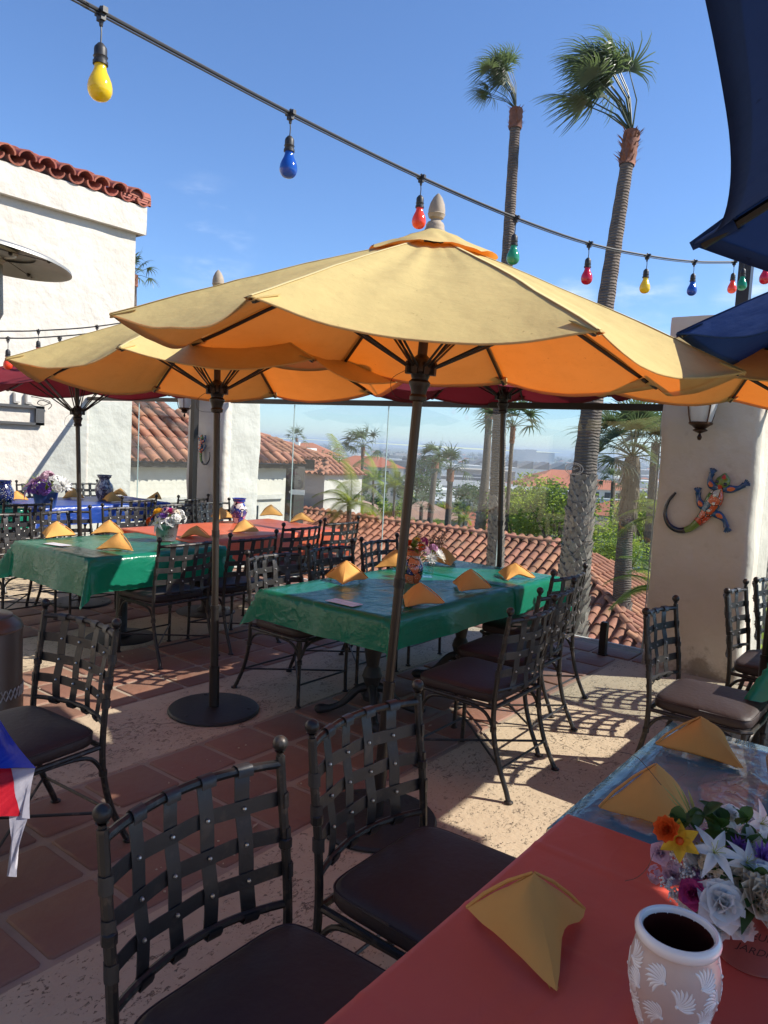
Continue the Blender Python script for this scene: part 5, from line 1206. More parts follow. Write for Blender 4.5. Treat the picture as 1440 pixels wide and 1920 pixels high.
bouquet((gp.x, gp.y, .885), [('mum', PW, .5, .4, .9, .055, 'white_mum'), ('mum', PW, 1.3, .2, .8, .05, 'white_mum'), ('mum', PC, 0, .1, 1., .045, 'cream_mum'), ('cluster', PP, 1.9, .8, .9, .04, 'pink_cluster'), ('cluster', PL_, .9, 1., 1., .04, 'lilac_cluster'), ('mum', PW, 2.6, .3, .9, .045, 'white_mum')], .09, 'white flowers in the glass jar on the central green table', 16)
vp = atz(447, 980, .77)
talavera_vase((vp.x, vp.y, .768), [(.001, 0), (.05, 0), (.055, .005), (.062, .05), (.085, .11), (.085, .15), (.06, .19), (.052, .21), (.06, .24), (.07, .25)], 'white and magenta painted vase in the middle of the orange table', [(.02, .04, .25), (.6, .55, .55), (.5, .03, .15), (.6, .2, .35), (.05, .05, .2), (.6, .55, .5)], 2)
vp = atz(195, 936, .77)
talavera_vase((vp.x, vp.y, .762), [(.001, 0), (.07, 0), (.075, .005), (.10, .07), (.115, .13), (.10, .19), (.07, .23), (.06, .26), (.085, .30), (.09, .31)], 'grey patterned vase on the blue table', [(.06, .06, .09), (.35, .32, .3), (.25, .22, .25), (.4, .38, .36), (.1, .08, .12)], 9)
vp = atz(4, 944, .77)
talavera_vase((vp.x, vp.y, .762), [(.001, 0), (.09, 0), (.095, .005), (.12, .08), (.12, .15), (.09, .21), (.08, .23), (.095, .26)], 'dark blue speckled vase cut by the left photo edge', [(.01, .015, .08), (.01, .02, .10), (.02, .03, .14), (.01, .015, .06)], 14)
vp = atz(1484, 1475, .765)
m = MB(); m.lathe([(.001, 0), (.05, 0), (.062, .03), (.07, .07), (.06, .10), (.045, .12), (.05, .13)], 28); o = m.build('brown_vase', mat('speckled_clay', (.30, .20, .14), .5, bump=.5, bscale=40, var=.4, vscale=30)); o.location = (vp.x, vp.y, .762); tag(o, 'speckled brown clay vase at the right edge of the teal cloth', 'vase')

# ================================================================ tiled roofs beyond the screen
random.seed(77)
LUM = mat('stucco_house', (.66, .60, .50), .9, bump=.3, bscale=6, var=.1, vscale=.8)
beam = mat('dark_timber', (.05, .042, .035), .8, bump=.3, bscale=12)
def roof_face(root, eA, eB, rA, rB, parts, tw=.25, th=.33, lim=300, sc=1., capmesh=None, under=.0):
    """tile one planar roof face between an eave and a ridge line; nearest tiles are parts, the rest one mesh"""
    eA, eB, rA, rB = map(V, (eA, eB, rA, rB)); u = (eB - eA).normalized(); nrm = u.cross(rA - eA).normalized()
    if nrm.z < 0: nrm = -nrm
    up_ = nrm.cross(u).normalized()
    if up_.z < 0: up_ = -up_
    loc = lambda p: ((p - eA).dot(u), (p - eA).dot(up_))
    (a0, b0), (a1, b1), (a2, b2), (a3, b3) = loc(eA), loc(eB), loc(rB), loc(rA)
    H = max(b2, b3)
    m = MB(); m.add([eA, eB, rB, rA], [(0, 1, 2, 3)]); o = m.build('roof_plane', roofpan_m, root, smooth=False)
    M0 = Matrix((( u.x, -(-up_).x, nrm.x), (u.y, -(-up_).y, nrm.y), (u.z, -(-up_).z, nrm.z)))
    # tile mesh: length runs along -Y from 0 (low, wide end) so map tile -Y to up-slope
    R3 = Matrix(((-u.x, -up_.x, nrm.x), (-u.y, -up_.y, nrm.y), (-u.z, -up_.z, nrm.z)))
    spots = []
    lo, hi = min(a0, a3), max(a1, a2); na = int((hi - lo) / tw) + 1
    for i in range(na):
        a = lo + (i + .5) * tw
        for j in range(int(H / th) + 1):
            b = j * th - .04; t = (b + .1) / H
            L_, R_ = a0 + (a3 - a0) * t, a1 + (a2 - a1) * t
            if L_ <= a <= R_ and b < H - .1:
                spots.append(eA + u * (a + ru(-.006, .006)) + up_ * (b + ru(-.01, .01)) + nrm * (.028 + ru(-.003, .006)))
    spots.sort(key=lambda p: (p - EYE).length)
    me = capmesh or rc
    for p in spots[:parts]:
        o = bpy.data.objects.new('roof_tile', me); COL.objects.link(o); o.parent = root
        o.matrix_basis = Matrix.Translation(p - root.location) @ R3.to_4x4() @ Matrix.Rotation(radians(2.6) + ru(-.02, .02), 4, 'X') @ Matrix.Rotation(ru(-.025, .025), 4, 'Z')
    rest = spots[parts:]
    if rest:
        mb = MB(); src = cap_m; nv = len(src.v)
        for p in rest:
            M = Matrix.Translation(p) @ R3.to_4x4() @ Matrix.Rotation(radians(2.6) + ru(-.02, .02), 4, 'X') @ Matrix.Rotation(ru(-.03, .03), 4, 'Z')
            mb.add([M @ V(q) for q in src.v], src.f)
        o = mb.build('roof_tiles', rooftile_far, root, auto=40, kind='stuff'); o.matrix_parent_inverse = Matrix.Translation(root.location).inverted()
    for o in [x for x in COL.objects if x.parent == root and x.name.startswith('roof_plane')]: o.matrix_parent_inverse = Matrix.Translation(root.location).inverted()
    return spots
rooftile_far = mat('roof_tile_clay_far', (.46, .19, .105), .8, bump=.4, bscale=25, col2=(.31, .12, .07), vscale=2.8, detail=8)
def ridge_caps(root, A, B, step=.36):
    A, B = V(A), V(B); d = (B - A).normalized(); n = int((B - A).length / step)
    side = d.cross(V((0, 0, 1))).normalized(); nr_ = side.cross(d)
    R3 = Matrix(((side.x, -d.x, nr_.x), (side.y, -d.y, nr_.y), (side.z, -d.z, nr_.z)))
    for i in range(n):
        o = bpy.data.objects.new('ridge_tile', rc); COL.objects.link(o); o.parent = root
        o.matrix_basis = Matrix.Translation(A + d * (i * step) - root.location + V((0, 0, .05))) @ R3.to_4x4() @ Matrix.Rotation(.05, 4, 'X') @ Matrix.Rotation(ru(-.03, .03), 4, 'Z')
def house(name, label, loc): return empty(name, loc, label=label, category='building')
def solid(root, x0, x1, y0, y1, z0, z1, mt, nm='wall'):
    m = MB(); m.box(((x0 + x1) / 2, (y0 + y1) / 2, (z0 + z1) / 2), (x1 - x0, y1 - y0, z1 - z0)); return rel(m.build(nm, mt, root, smooth=False), root)
# main hip roof just below the patio
RX, RY, RZ = -7.45, 17.35, -.62; run = 3.1; ez = -2.15
h1 = house('tiled_house', 'low building with a broad orange clay tile hip roof just beyond the glass', (RX, RY, -4))
roof_face(h1, (-24, RY - run, ez), (RX + run, RY - run, ez), (-24, RY, RZ), (RX, RY, RZ), 260)
roof_face(h1, (RX + run, RY - run, ez), (RX + run, RY + run, ez), (RX, RY - .001, RZ), (RX, RY, RZ), 40)
m = MB(); m.add([(-24, RY, RZ), (RX, RY, RZ), (RX + run, RY + run, ez), (-24, RY + run, ez)], [(0, 1, 2, 3)]); rel(m.build('back_slope', roofpan_m, h1, smooth=False), h1)
solid(h1, -24, RX + run - .45, RY - run + .45, RY + run - .45, -6, ez - .02, LUM)
solid(h1, -24, RX + run - .1, RY - run + .1, RY + run - .1, ez - .16, ez - .03, beam, 'eave_board')
ridge_caps(h1, (-24, RY, RZ), (RX, RY, RZ)); ridge_caps(h1, (RX + run, RY - run, ez), (RX, RY, RZ))
for (y,) in ((15.6,), (17.2,)):
    m = MB(); m.box((RX + run - .44, y, -3.1), (.06, .7, .9)); f_ = rel(m.build('window', LUM, h1, smooth=False), h1); m = MB(); m.box((RX + run - .40, y, -3.1), (.02, .6, .8)); m.build('pane', mat('window_dark', (.03, .035, .04), .1), f_, smooth=False)
# tall tiled house seen through the left-hand glass
h2 = house('tiled_house', 'house with a large orange tile roof between the white wall and the left pillar', (-13, 9, -4))
roof_face(h2, (-11.6, 6.2, 1.12), (-11.6, 12.2, 1.12), (-14.2, 6.2, 2.75), (-14.2, 8.3, 2.75), 220, tw=.27, th=.37)
solid(h2, -16.5, -11.95, 6.4, 11.9, -5, 1.08, LUM); solid(h2, -16.6, -11.7, 6.3, 12.0, 1.0, 1.09, beam, 'eave_board')
solid(h2, -11.96, -11.88, 8.0, 11.8, .32, .42, stucco, 'trim')
for y in (8.6, 9.6, 10.7):
    m = MB(); m.box((-11.93, y, -.2), (.06, .8, .9)); f_ = rel(m.build('window', stucco, h2, smooth=False), h2); m = MB(); m.box((-11.89, y, -.2), (.03, .68, .78)); m.build('pane', MATS['window_dark'], f_, smooth=False)
# pavilion roof with timber posts
E0 = atD(480, 858, 19.5); E1x = E0.x
h3 = house('pavilion', 'open pavilion with orange tile hip roof and dark timber posts left of the view', (E0.x - 2, E0.y + 3, -3))
ze = E0.z; y1 = None
d = ray(618, 862); te = E1x / d.x; Eb = EYE + d * te
roof_face(h3, (E1x, E0.y - 4, ze), (E1x, Eb.y, ze), (E1x - 2.6, E0.y - 4, ze + 1.05), (E1x - 2.6, Eb.y - 2.6, ze + 1.05), 300)
ridge_caps(h3, (E1x, Eb.y, ze), (E1x - 2.6, Eb.y - 2.6, ze + 1.05))
solid(h3, E1x - 5.2, E1x - .3, E0.y - 3.6, Eb.y - .3, ze - .35, ze - .04, beam, 'beam')
for i, y in enumerate((E0.y - 2.5, E0.y + 1.2)): solid(h3, E1x - .75, E1x - .45, y, y + .3, -6, ze - .3, LUM, 'post')
PT = atD(552, 900, 17.5)
solid(h3, PT.x - .17, PT.x + .17, PT.y - .17, PT.y + .17, -6, ze - .1, beam, 'post')
sg = empty('arrow_sign', atD(558, 923, 16.8), rz=YAW, label='small white arrow sign pointing left on the dark timber post', category='sign')
m = MB(); m.add([(-.20, 0, 0), (-.13, 0, .07), (-.13, 0, .055), (.16, 0, .055), (.16, 0, -.055), (-.13, 0, -.055), (-.13, 0, -.07)], [(0, 1, 2, 3, 4, 5, 6)]); b_ = len(m.v); m.add([V(p) + V((0, .02, 0)) for p in m.v[:b_]], [tuple(reversed(range(7)))]); m.quadgrid([m.v[:b_], m.v[b_:]], closev=True); m.build('board', mat('sign_white', (.75, .73, .7), .5), sg, smooth=False)
# lower roof and white tower
L0 = atD(470, 948, 27)
h4 = house('tiled_house', 'low house with a plain orange tile roof under the pavilion', (L0.x, L0.y, -5))
d = ray(604, 938); Lb = EYE + d * (L0.x / d.x)
roof_face(h4, (L0.x, L0.y - 6, L0.z), (L0.x, Lb.y, L0.z), (L0.x - 4.5, L0.y - 6, L0.z + 2.0), (L0.x - 4.5, Lb.y - 4.2, L0.z + 2.0), 40)
solid(h4, L0.x - 7, L0.x - .5, L0.y - 5, Lb.y - .5, -9, L0.z - .05, LUM)
TW = atD(608, 905, 24)
h5 = house('white_tower', 'plain white stucco tower block with a little tile roof beyond the low tiled roof', (TW.x, TW.y, -6))
wl = solid(h5, TW.x - 2.2, TW.x, TW.y, TW.y + 1.9, -9, TW.z + .25, stucco)
roof_face(h5, (TW.x - 2.35, TW.y - .15, TW.z + .25), (TW.x + .15, TW.y - .15, TW.z + .25), (TW.x - 1.8, TW.y + .9, TW.z + .7), (TW.x - .6, TW.y + .9, TW.z + .7), 0)
roof_face(h5, (TW.x + .15, TW.y - .15, TW.z + .25), (TW.x + .15, TW.y + 2.05, TW.z + .25), (TW.x - .6, TW.y + .9, TW.z + .7), (TW.x - .6, TW.y + .95, TW.z + .7), 0)

# ================================================================ palms
WIND = V((-CR.x, -CR.y, 0)).normalized()
def strip(m, p0, d, L, w, droop, wind, n=4, side=None):
    """narrow tapering blade bending with gravity and wind"""
    d = V(d).normalized(); p = V(p0); seg = L / n; pts = [p.copy()]; dirs = [d.copy()]
    for i in range(n):
        t = (i + 1) / n; d = (d + V((0, 0, -1)) * droop * t / n * 3 + WIND * wind * t / n * 3).normalized(); p = p + d * seg; pts.append(p.copy()); dirs.append(d.copy())
    s = side if side is not None else d.cross(V((0, 0, 1)))
    if s.length < .1: s = V((1, 0, 0))
    s = s.normalized(); rows = [[q - s * w * (1 - (i / n) ** 1.5 * .95) + V((0, 0, 0)), q + s * w * (1 - (i / n) ** 1.5 * .95)] for i, q in enumerate(pts)]
    m.quadgrid(rows)
def fan_palm(base, top, r0, r1, label, nleaf=26, leafR=1.0, wind=.5, boots=0., seed=0, red=True, skirt=False, low=False, name='fan_palm', up=1., blown=False):
    random.seed(seed); root = empty(name, base, label=label, category='palm tree')
    base, top = V(base), V(top); H = (top - base); L = H.length
    n = max(16, int(L / .18)) if not low else 12
    pts = []; rs = []
    bend = V((ru(-1, 1), ru(-1, 1), 0)) * .02 * L
    for i in range(n + 1):
        t = i / n; pts.append(H * t + bend * sin(pi * t)); rs.append((r1 + (r0 - r1) * (1 - t) ** 1.3) * (1 + (.035 if i % 2 else -.02)) * (1 + .25 * max(0, 1 - t * 8)))
    m = MB(); m.tube(pts, rs, 14 if not low else 7); tr = m.build('trunk', bark_top, root, auto=0)
    at = lambda t: H * t + bend * sin(pi * t)
    rad_ = lambda t: (r1 + (r0 - r1) * (1 - t) ** 1.3)
    if boots > 0:
        m = MB(); zs = 0; k = 0
        while zs < boots * L:
            c = at(zs / L); R = rad_(zs / L); nb_ = 11
            for q in range(nb_):
                a = 2 * pi * (q + .5 * (k % 2)) / nb_ + ru(-.1, .1); o_ = V((cos(a), sin(a), 0)); s_ = V((-sin(a), cos(a), 0)); p = c + o_ * R * .95 + V((0, 0, ru(-.02, .02)))
                w_ = R * .36; hh = R * ru(.55, .8); pr_ = R * ru(.10, .30)
                m.add([p - s_ * w_, p + s_ * w_, p + s_ * w_ * .35 + V((0, 0, hh)) + o_ * pr_, p - s_ * w_ * .35 + V((0, 0, hh)) + o_ * pr_, p + V((0, 0, hh * .55)) - o_ * R * .05 + s_ * w_, p + V((0, 0, hh * .55)) - o_ * R * .05 - s_ * w_], [(0, 1, 2, 3), (1, 4, 2), (0, 3, 5), (3, 2, 4, 5)])
            zs += R * .42; k += 1
        m.build('bark_boots', bark_boot, root, smooth=False, kind='stuff')
    if red:
        m = MB(); t0 = 1 - min(.9, .75 * leafR) / L
        m.tube([at(t0 + (1 - t0) * i / 8) for i in range(9)], [r1 * (1.25 + .12 * (i % 2)) for i in range(9)], 12)
        for i in range(70 if not low else 20):
            t = t0 + (1 - t0) * rnd(); a = ru(0, 6.28); o_ = V((cos(a), sin(a), 0)); p = at(t) + o_ * r1 * 1.1; strip(m, p, o_ * .5 + V((0, 0, 1)), ru(.10, .28) * leafR, .03 * leafR, .3, 0, 2)
        m.build('leaf_base', bark_red, root, auto=0, kind='stuff')
    c = at(1.0)
    for i in range(nleaf):
        m = MB()
        a = i * 2.399 + ru(-.3, .3); el = up * (1.45 - 1.7 * (i / nleaf) ** .9) + ru(-.1, .1)
        if blown:
            a = atan2(WIND.y, WIND.x) + random.gauss(0, .75); el = ru(1.12, 1.56) if i > 4 else ru(.6, 1.0)
        d = V((cos(a) * cos(el), sin(a) * cos(el), sin(el))); d = (d + WIND * wind * (.5 if not blown else .12)).normalized(); PL2 = leafR * (ru(.75, 1.1) if not blown else ru(.95, 1.7))
        pet = [c, c + d * PL2 * .5 + V((0, 0, .03)), c + d * PL2 + WIND * wind * .15]; m.tube(pet, [.02 * leafR, .014 * leafR, .010 * leafR], 4, cap=False)
        e = pet[-1]; s_ = d.cross(V((0, 0, 1))); s_ = s_.normalized() if s_.length > .05 else V((1, 0, 0)); nv = s_.cross(d).normalized(); roll = ru(-.6, .6); s_ = (s_ * cos(roll) + nv * sin(roll)).normalized()
        nseg = 26 if not low else 11
        for k in range(nseg):
            th = radians(-98 + 196 * k / (nseg - 1)); dd = d * cos(th) + s_ * sin(th); Ls = leafR * ru(.85, 1.05) * (1 - .18 * abs(th) / 1.7)
            strip(m, e, dd, Ls, (.022 if not low else .05) * leafR, (.35 if not blown else .65) + .3 * rnd(), wind * ru(.5, .9), 5 if not low else 3, side=(s_ * cos(th) - d * sin(th)))
        m.build('frond', palm_leaf, root, auto=0)
    if skirt:
        m = MB()
        for i in range(240 if not low else 60):
            t = 1 - rnd() * skirt / L; a = ru(0, 6.28); o_ = V((cos(a), sin(a), 0)); strip(m, at(t) + o_ * r1, o_ * .35 + V((0, 0, -1)), ru(.3, .75) * leafR, .03 * leafR, .35, .05, 3)
        m.build('dead_skirt', palm_dead, root, auto=0, kind='stuff')
    return root
def col(pxs): return [atD(*p) for p in pxs]
fan_palm(V((-6.5, 12.3, -4.6)), atD(968, 205, 14.3), .19, .098, 'tall thin palm left of the pair, its crown blown to the left', 24, .50, .8, .42, 3, blown=True)
fan_palm(V((-4.45, 10.7, -4.5)), atD(1185, 248, 12.2), .33, .10, 'tall thick palm right of the pair, its crown streaming left in the wind', 26, .76, 1.3, .50, 4, blown=True)
fan_palm(V((-2.9, 14.6, -4.8)), V(atD(1560, -150, 14.5)), .22, .13, 'palm trunk rising at the right edge behind the steel post', 14, .9, .6, .3, 5)
fan_palm(atD(888, 1010, 34) * 1 + V((0, 0, -3)), atD(918, 752, 34), .32, .15, 'slender palm left of the maroon umbrella pole', 20, 1.1, .6, .45, 6, low=True)
fan_palm(atD(1170, 1120, 16) + V((0, 0, -1)), atD(1186, 856, 16), .22, .13, 'bushy fan palm with a dry skirt left of the right pillar', 26, .85, .2, .2, 7, red=False, skirt=1.3)
fan_palm(atD(672, 980, 62) + V((0, 0, -4)), atD(681, 838, 62), .18, .12, 'far slim palm with ragged crown beyond the white tower', 18, 1.25, .5, 0, 8, low=True)
fan_palm(atD(802, 1000, 52) + V((0, 0, -4)), atD(817, 862, 52), .24, .2, 'far palm right of the big umbrella pole', 16, .9, .3, 0, 9, low=True)
fan_palm(atD(838, 1010, 44) + V((0, 0, -3)), atD(845, 880, 44), .24, .17, 'leafy mid-distance palm with reddish trunk top', 18, .95, .25, .2, 10, low=True)
fan_palm(atD(254, 700, 26) + V((0, 0, -8)), atD(250, 515, 26), .2, .12, 'palm crown peeking past the corner of the white building', 18, .55, .2, 0, 11, low=True)
fan_palm(atD(578, 960, 110) + V((0, 0, -4)), atD(556, 822, 110), .2, .15, 'small far palm silhouette over the pavilion roof', 12, 1.3, .1, 0, 12, low=True)
fan_palm(atD(962, 890, 30) + V((0, 0, -9)), atD(962, 800, 30), .1, .08, 'palm hidden behind the thin tall trunk', 16, .9, .3, 0, 13, low=True)
for i, (px, py, D, lb) in enumerate(((862, 962, 75, 'short palm on the slope left of the slender palm'), (905, 965, 80, 'short palm on the slope under the slender palm'), (935, 950, 85, 'short palm beside the yellow building'), (880, 948, 95, 'small palm near the yellow building'), (1150, 905, 60, 'short palm behind the bushy fan palm'), (790, 950, 70, 'short palm left of the far palm pair'), (1230, 830, 30, 'dark palm crown behind the bushy fan palm'), (1100, 905, 90, 'small palm beside the thick trunk'))):
    t_ = atD(px, py, D); fan_palm((t_.x, t_.y, terr(t_.x, t_.y) if D > 40 else -6), t_, .22, .18, lb, 14, 1.0, .15, 0, 20 + i, low=True, red=False)
def feather_palm(base, top, label, nleaf, L, seed, mt=leaf_light, stem=.08):
    random.seed(seed); root = empty('feather_palm', base, label=label, category='palm tree'); base, top = V(base), V(top); c = top - base
    m = MB(); m.tube([V((0, 0, 0)), c * .5 + V((.05, 0, 0)), c], [stem * 1.2, stem, stem * .9], 8); m.build('trunk', trunk_m, root)
    for i in range(nleaf):
        m = MB(); a = i * 2.399 + ru(-.2, .2); el = 1.35 - 1.1 * i / nleaf + ru(-.1, .1); d = V((cos(a) * cos(el), sin(a) * cos(el), sin(el))); p = c.copy(); n = 18; seg = L * ru(.8, 1.1) / n; pts = [p.copy()]
        for k in range(n):
            d = (d + V((0, 0, -1)) * .10 + WIND * .03).normalized(); p = p + d * seg; pts.append(p.copy())
        m.tube(pts, [.014 * (1 - k / (n + 1)) + .003 for k in range(n + 1)], 4, cap=False)
        for k in range(2, n):
            for q in (0, .5):
                b = pts[k].lerp(pts[k + 1], q); dd = (pts[k + 1] - pts[k]).normalized(); s_ = dd.cross(V((0, 0, 1))).normalized()
                for e in (-1, 1): strip(m, b, dd * .5 + s_ * e + V((0, 0, .2)), L * .26 * (1 - (k / n) ** 2 * .6), .010 * L, .5, .1, 3, side=dd)
        m.build('frond', mt, root, auto=0)
    return root
feather_palm((-3.2, 8.6, -4.5), atD(1262, 985, 9.6), 'yellow-green feather palm rising beside the right pillar', 12, .85, 31)
feather_palm((-3.6, 9.2, -4.6), atD(1240, 1110, 9.8), 'low green feather palm over the shaded eave by the right pillar', 14, .8, 32, leaf_mid)
feather_palm(atD(636, 1000, 26) + V((0, 0, -4)), atD(632, 915, 26), 'light green feather palm in front of the white tower', 12, 2.0, 33, leaf_light)
feather_palm(atD(650, 1000, 22) + V((0, 0, -4)), atD(655, 948, 22), 'low feather palm at the foot of the white tower', 12, 1.4, 34, leaf_light)
feather_palm(atD(735, 1020, 45) + V((0, 0, -4)), atD(740, 915, 45), 'bright feather palm behind the big umbrella pole', 14, 1.9, 35, leaf_light)
feather_palm(atD(700, 1020, 48) + V((0, 0, -4)), atD(700, 900, 48), 'dark green feather palm beside the bright one', 12, 1.9, 36, leaf_mid)
feather_palm(atD(860, 1020, 60) + V((0, 0, -4)), atD(870, 975, 60), 'yellowish feather palm above the tile ridge', 12, 1.5, 37, leaf_light)

# ================================================================ broadleaf trees and shrubs
def leaf_cloud(seed, n=2600, clumps=26, lw=.05, flat=.8):
    """crown of unit radius: leaf clusters in clumps through an uneven volume"""
    random.seed(seed); m = MB(); cs = []
    for i in range(clumps):
        d = V((ru(-1, 1), ru(-1, 1), ru(-.7, 1))).normalized() * ru(.35, .85); d.z *= flat; cs.append((d, ru(.18, .38)))
    for i in range(n):
        c, r = cs[i % clumps]; o = V((random.gauss(0, 1), random.gauss(0, 1), random.gauss(0, 1))).normalized() * r * ru(.6, 1.05); p = c + o
        a = V((ru(-1, 1), ru(-1, 1), ru(-.3, .8))).normalized(); b = a.cross(V((ru(-1, 1), ru(-1, 1), ru(-1, 1)))).normalized(); s = lw * ru(.6, 1.3)
        m.add([p - a * s, p + b * s * .5, p + a * s, p - b * s * .5], [(0, 1, 2, 3)])
    me = bpy.data.meshes.new('crown'); me.from_pydata(m.v, [], m.f); return me
crowns = [leaf_cloud(50 + i, 2600, 24 + 4 * i, .055) for i in range(3)]; fine = [leaf_cloud(60 + i, 6000, 40, .035, .75) for i in range(2)]
cm = {}
def crown_mesh(i, fine_, mt):
    k = (i, fine_, mt.name)
    if k not in cm: me = (fine if fine_ else crowns)[i % (2 if fine_ else 3)].copy(); me.materials.append(mt); cm[k] = me
    return cm[k]
def tree(c, R, h, mt, label, i=0, fine_=False, cat='tree', name='leafy_tree', zs=.85, group=None):
    c = V(c); root = empty(name, (c.x, c.y, c.z - h), label=label, category=cat)
    if group: root['group'] = group
    m = MB(); m.tube([(0, 0, 0), (.05 * R, 0, h * .5), (0, .05 * R, h * .95)], [R * .08, R * .06, R * .04], 7)
    for k in range(5):
        a = k * 1.3 + i; m.tube([(0, 0, h * .6), (cos(a) * R * .3, sin(a) * R * .3, h * .85), (cos(a) * R * .6, sin(a) * R * .6, h + .15 * R)], [R * .04, R * .03, R * .012], 5)
    m.build('trunk', trunk_m, root)
    o = bpy.data.objects.new('crown', crown_mesh(i, fine_, mt)); COL.objects.link(o); o.parent = root; o.location = (0, 0, h); o.scale = (R, R, R * zs); o.rotation_euler = (0, 0, i * 1.7); return root
T_ = [(1010, 955, 34, 2.6, leaf_mid, 'big bright green tree beyond the tile ridge', True), (1050, 965, 30, 2.0, leaf_mid, 'rounded green tree left of the thick palm trunk', True), (975, 975, 32, 1.6, leaf_mid, 'green tree right of the maroon umbrella pole', True),
      (1135, 1025, 24, 1.5, leaf_mid, 'round green bush right of the thick palm trunk', True), (1010, 925, 70, 3.6, leaf_dark, 'darker tree behind the bright green one', False), (1160, 1040, 20, .9, leaf_mid, 'small bush under the bushy fan palm', True),
      (620, 962, 30, 1.1, leaf_light, 'yellow-green round shrub behind the tile ridge', True), (668, 968, 28, .9, leaf_light, 'yellow-green shrub right of the white tower', True), (735, 945, 60, 2.6, leaf_mid, 'green tree left of the big pole', False), (700, 935, 75, 3.4, leaf_dark, 'dark tree behind the feather palms', False),
      (780, 900, 95, 6.0, leaf_dark, 'tall dark conifer-like tree right of the big pole', False), (880, 915, 100, 5.0, leaf_dark, 'grey-green tree mass left of the slender palm', False), (910, 930, 120, 5, leaf_dark, 'dark tree behind the slender palm', False), (840, 945, 90, 3.5, leaf_mid, 'green tree behind the leafy palm', False),
      (870, 990, 45, 1.5, leaf_light, 'yellow-green bush above the tile ridge', True), (760, 965, 50, 1.4, leaf_mid, 'green bush just above the tile ridge', True), (820, 975, 55, 1.8, leaf_mid, 'green bush under the leafy palm', True), (940, 1000, 40, 1.2, leaf_mid, 'low bush behind the thin tall trunk', True),
      (495, 822, 130, 3.5, leaf_dark, 'dark tree over the pavilion roof by the left pillar', False), (575, 838, 140, 4.0, leaf_dark, 'pair of dark trees above the pavilion ridge', False), (610, 860, 90, 4.5, leaf_dark, 'bare olive tree right of the pavilion', False), (640, 880, 80, 4, leaf_mid, 'mid green tree behind the white tower', False), (800, 860, 180, 7, leaf_dark, 'dark tree by the far palm', False),
      (660, 900, 120, 5, leaf_dark, 'dark tree mass left of the red roofed house', False), (1180, 980, 40, 2, leaf_mid, 'green tree in front of the small tiled house', True), (1225, 965, 36, 2.2, leaf_mid, 'green tree right of the bushy fan palm', True), (1080, 960, 55, 2.5, leaf_dark, 'dark tree behind the thick palm trunk', False)]
for i, (px, py, D, R, mt, lb, fi) in enumerate(T_):
    if D >= 44: R *= .6; py += 14
    c = atD(px, py, D); tree(c, R, max(2.0, c.z - terr(c.x, c.y)), mt, lb, i, fi)
# dry shrub in a planter near the glass
pp = V((-4.6, 6.9, .35)); m = MB(); random.seed(90)
for i in range(60):
    a = ru(0, 6.28); d = V((cos(a) * .5, sin(a) * .5, 1)); e = pp + d * ru(.15, .4); m.tube([pp, pp.lerp(e, .5) + V((ru(-.03, .03), 0, 0)), e], .003, 3, cap=False)
    for k in range(5): leaf(m, pp.lerp(e, ru(.5, 1)), (ru(-1, 1), ru(-1, 1), ru(-.5, 1)), .05, .012)
tag(m.build('dry_shrub', mat('dry_red_leaf', (.22, .09, .05), .7, var=.4, vscale=20), auto=0), 'dry reddish shrub growing against the outside of the glass', 'shrub')

# ================================================================ town on the plain
random.seed(123)
wallc = [mat('town_wall_%d' % i, c, .9) for i, c in enumerate(((.62, .58, .5), (.5, .45, .38), (.68, .66, .62), (.42, .36, .3), (.3, .29, .28)))]
roofc = [mat('town_roof_%d' % i, c, .85, var=.15, vscale=.3) for i, c in enumerate(((.42, .13, .07), (.5, .17, .09), (.34, .2, .14), (.55, .53, .5), (.28, .27, .27)))]
winm = MATS['window_dark']
def town_house(c, w_, d_, h, rot, wm, rm, hip, label, storeys=2, nwin=5, cat='building', name='town_house', group=None, arch=False):
    root = empty(name, (c.x, c.y, c.z), rot, label=label, category=cat)
    if group: root['group'] = group
    m = MB(); m.box((0, 0, h / 2 - 2), (w_, d_, h + 4)); m.build('wall', wm, root, smooth=False)
    m = MB(); o = .5
    if hip:
        rh = min(w_, d_) * .22; k = min(w_, d_) / 2
        x, y = w_ / 2 + o, d_ / 2 + o; rx = max(.1, x - y) if w_ > d_ else .05; ry = max(.1, y - x) if d_ > w_ else .05
        m.add([(-x, -y, h), (x, -y, h), (x, y, h), (-x, y, h), (-rx, -ry, h + rh), (rx, -ry, h + rh), (rx, ry, h + rh), (-rx, ry, h + rh)], [(0, 1, 5, 4), (1, 2, 6, 5), (2, 3, 7, 6), (3, 0, 4, 7), (4, 5, 6, 7), (3, 2, 1, 0)])
    else:
        m.box((0, 0, h + .25), (w_ + .2, d_ + .2, .5)); m.box((w_ * .2, 0, h + .9), (w_ * .15, d_ * .2, .9))
    m.build('roof', rm, root, smooth=False)
    if nwin:
        for s in range(storeys):
            z = h * (s + .55) / storeys
            for k in range(nwin):
                x = -w_ / 2 + w_ * (k + .5) / nwin
                m = MB(); m.box((x, -d_ / 2 - .03, z), (w_ / nwin * .5, .1, h / storeys * .45)); m.build('window', winm, root, smooth=False)
            for k in range(max(2, nwin // 2)):
                y = -d_ / 2 + d_ * (k + .5) / max(2, nwin // 2)
                m = MB(); m.box((w_ / 2 + .03, y, z), (.1, d_ / nwin * .6, h / storeys * .45)); m.build('window', winm, root, smooth=False)
    return root
def TH(px, py_top, D, w_, d_, h, rot, wm, rm, hip, label, **k):
    c = atD(px, py_top, D); c.z -= h + (min(w_, d_) * .22 if hip else .5); return town_house(c, w_, d_, h, rot, wm, rm, hip, label, **k)
TH(688, 855, 150, 14, 9, 6, YAW + .1, wallc[0], roofc[0], True, 'two-storey house with a red roof and white arches right of the far palm', nwin=6)
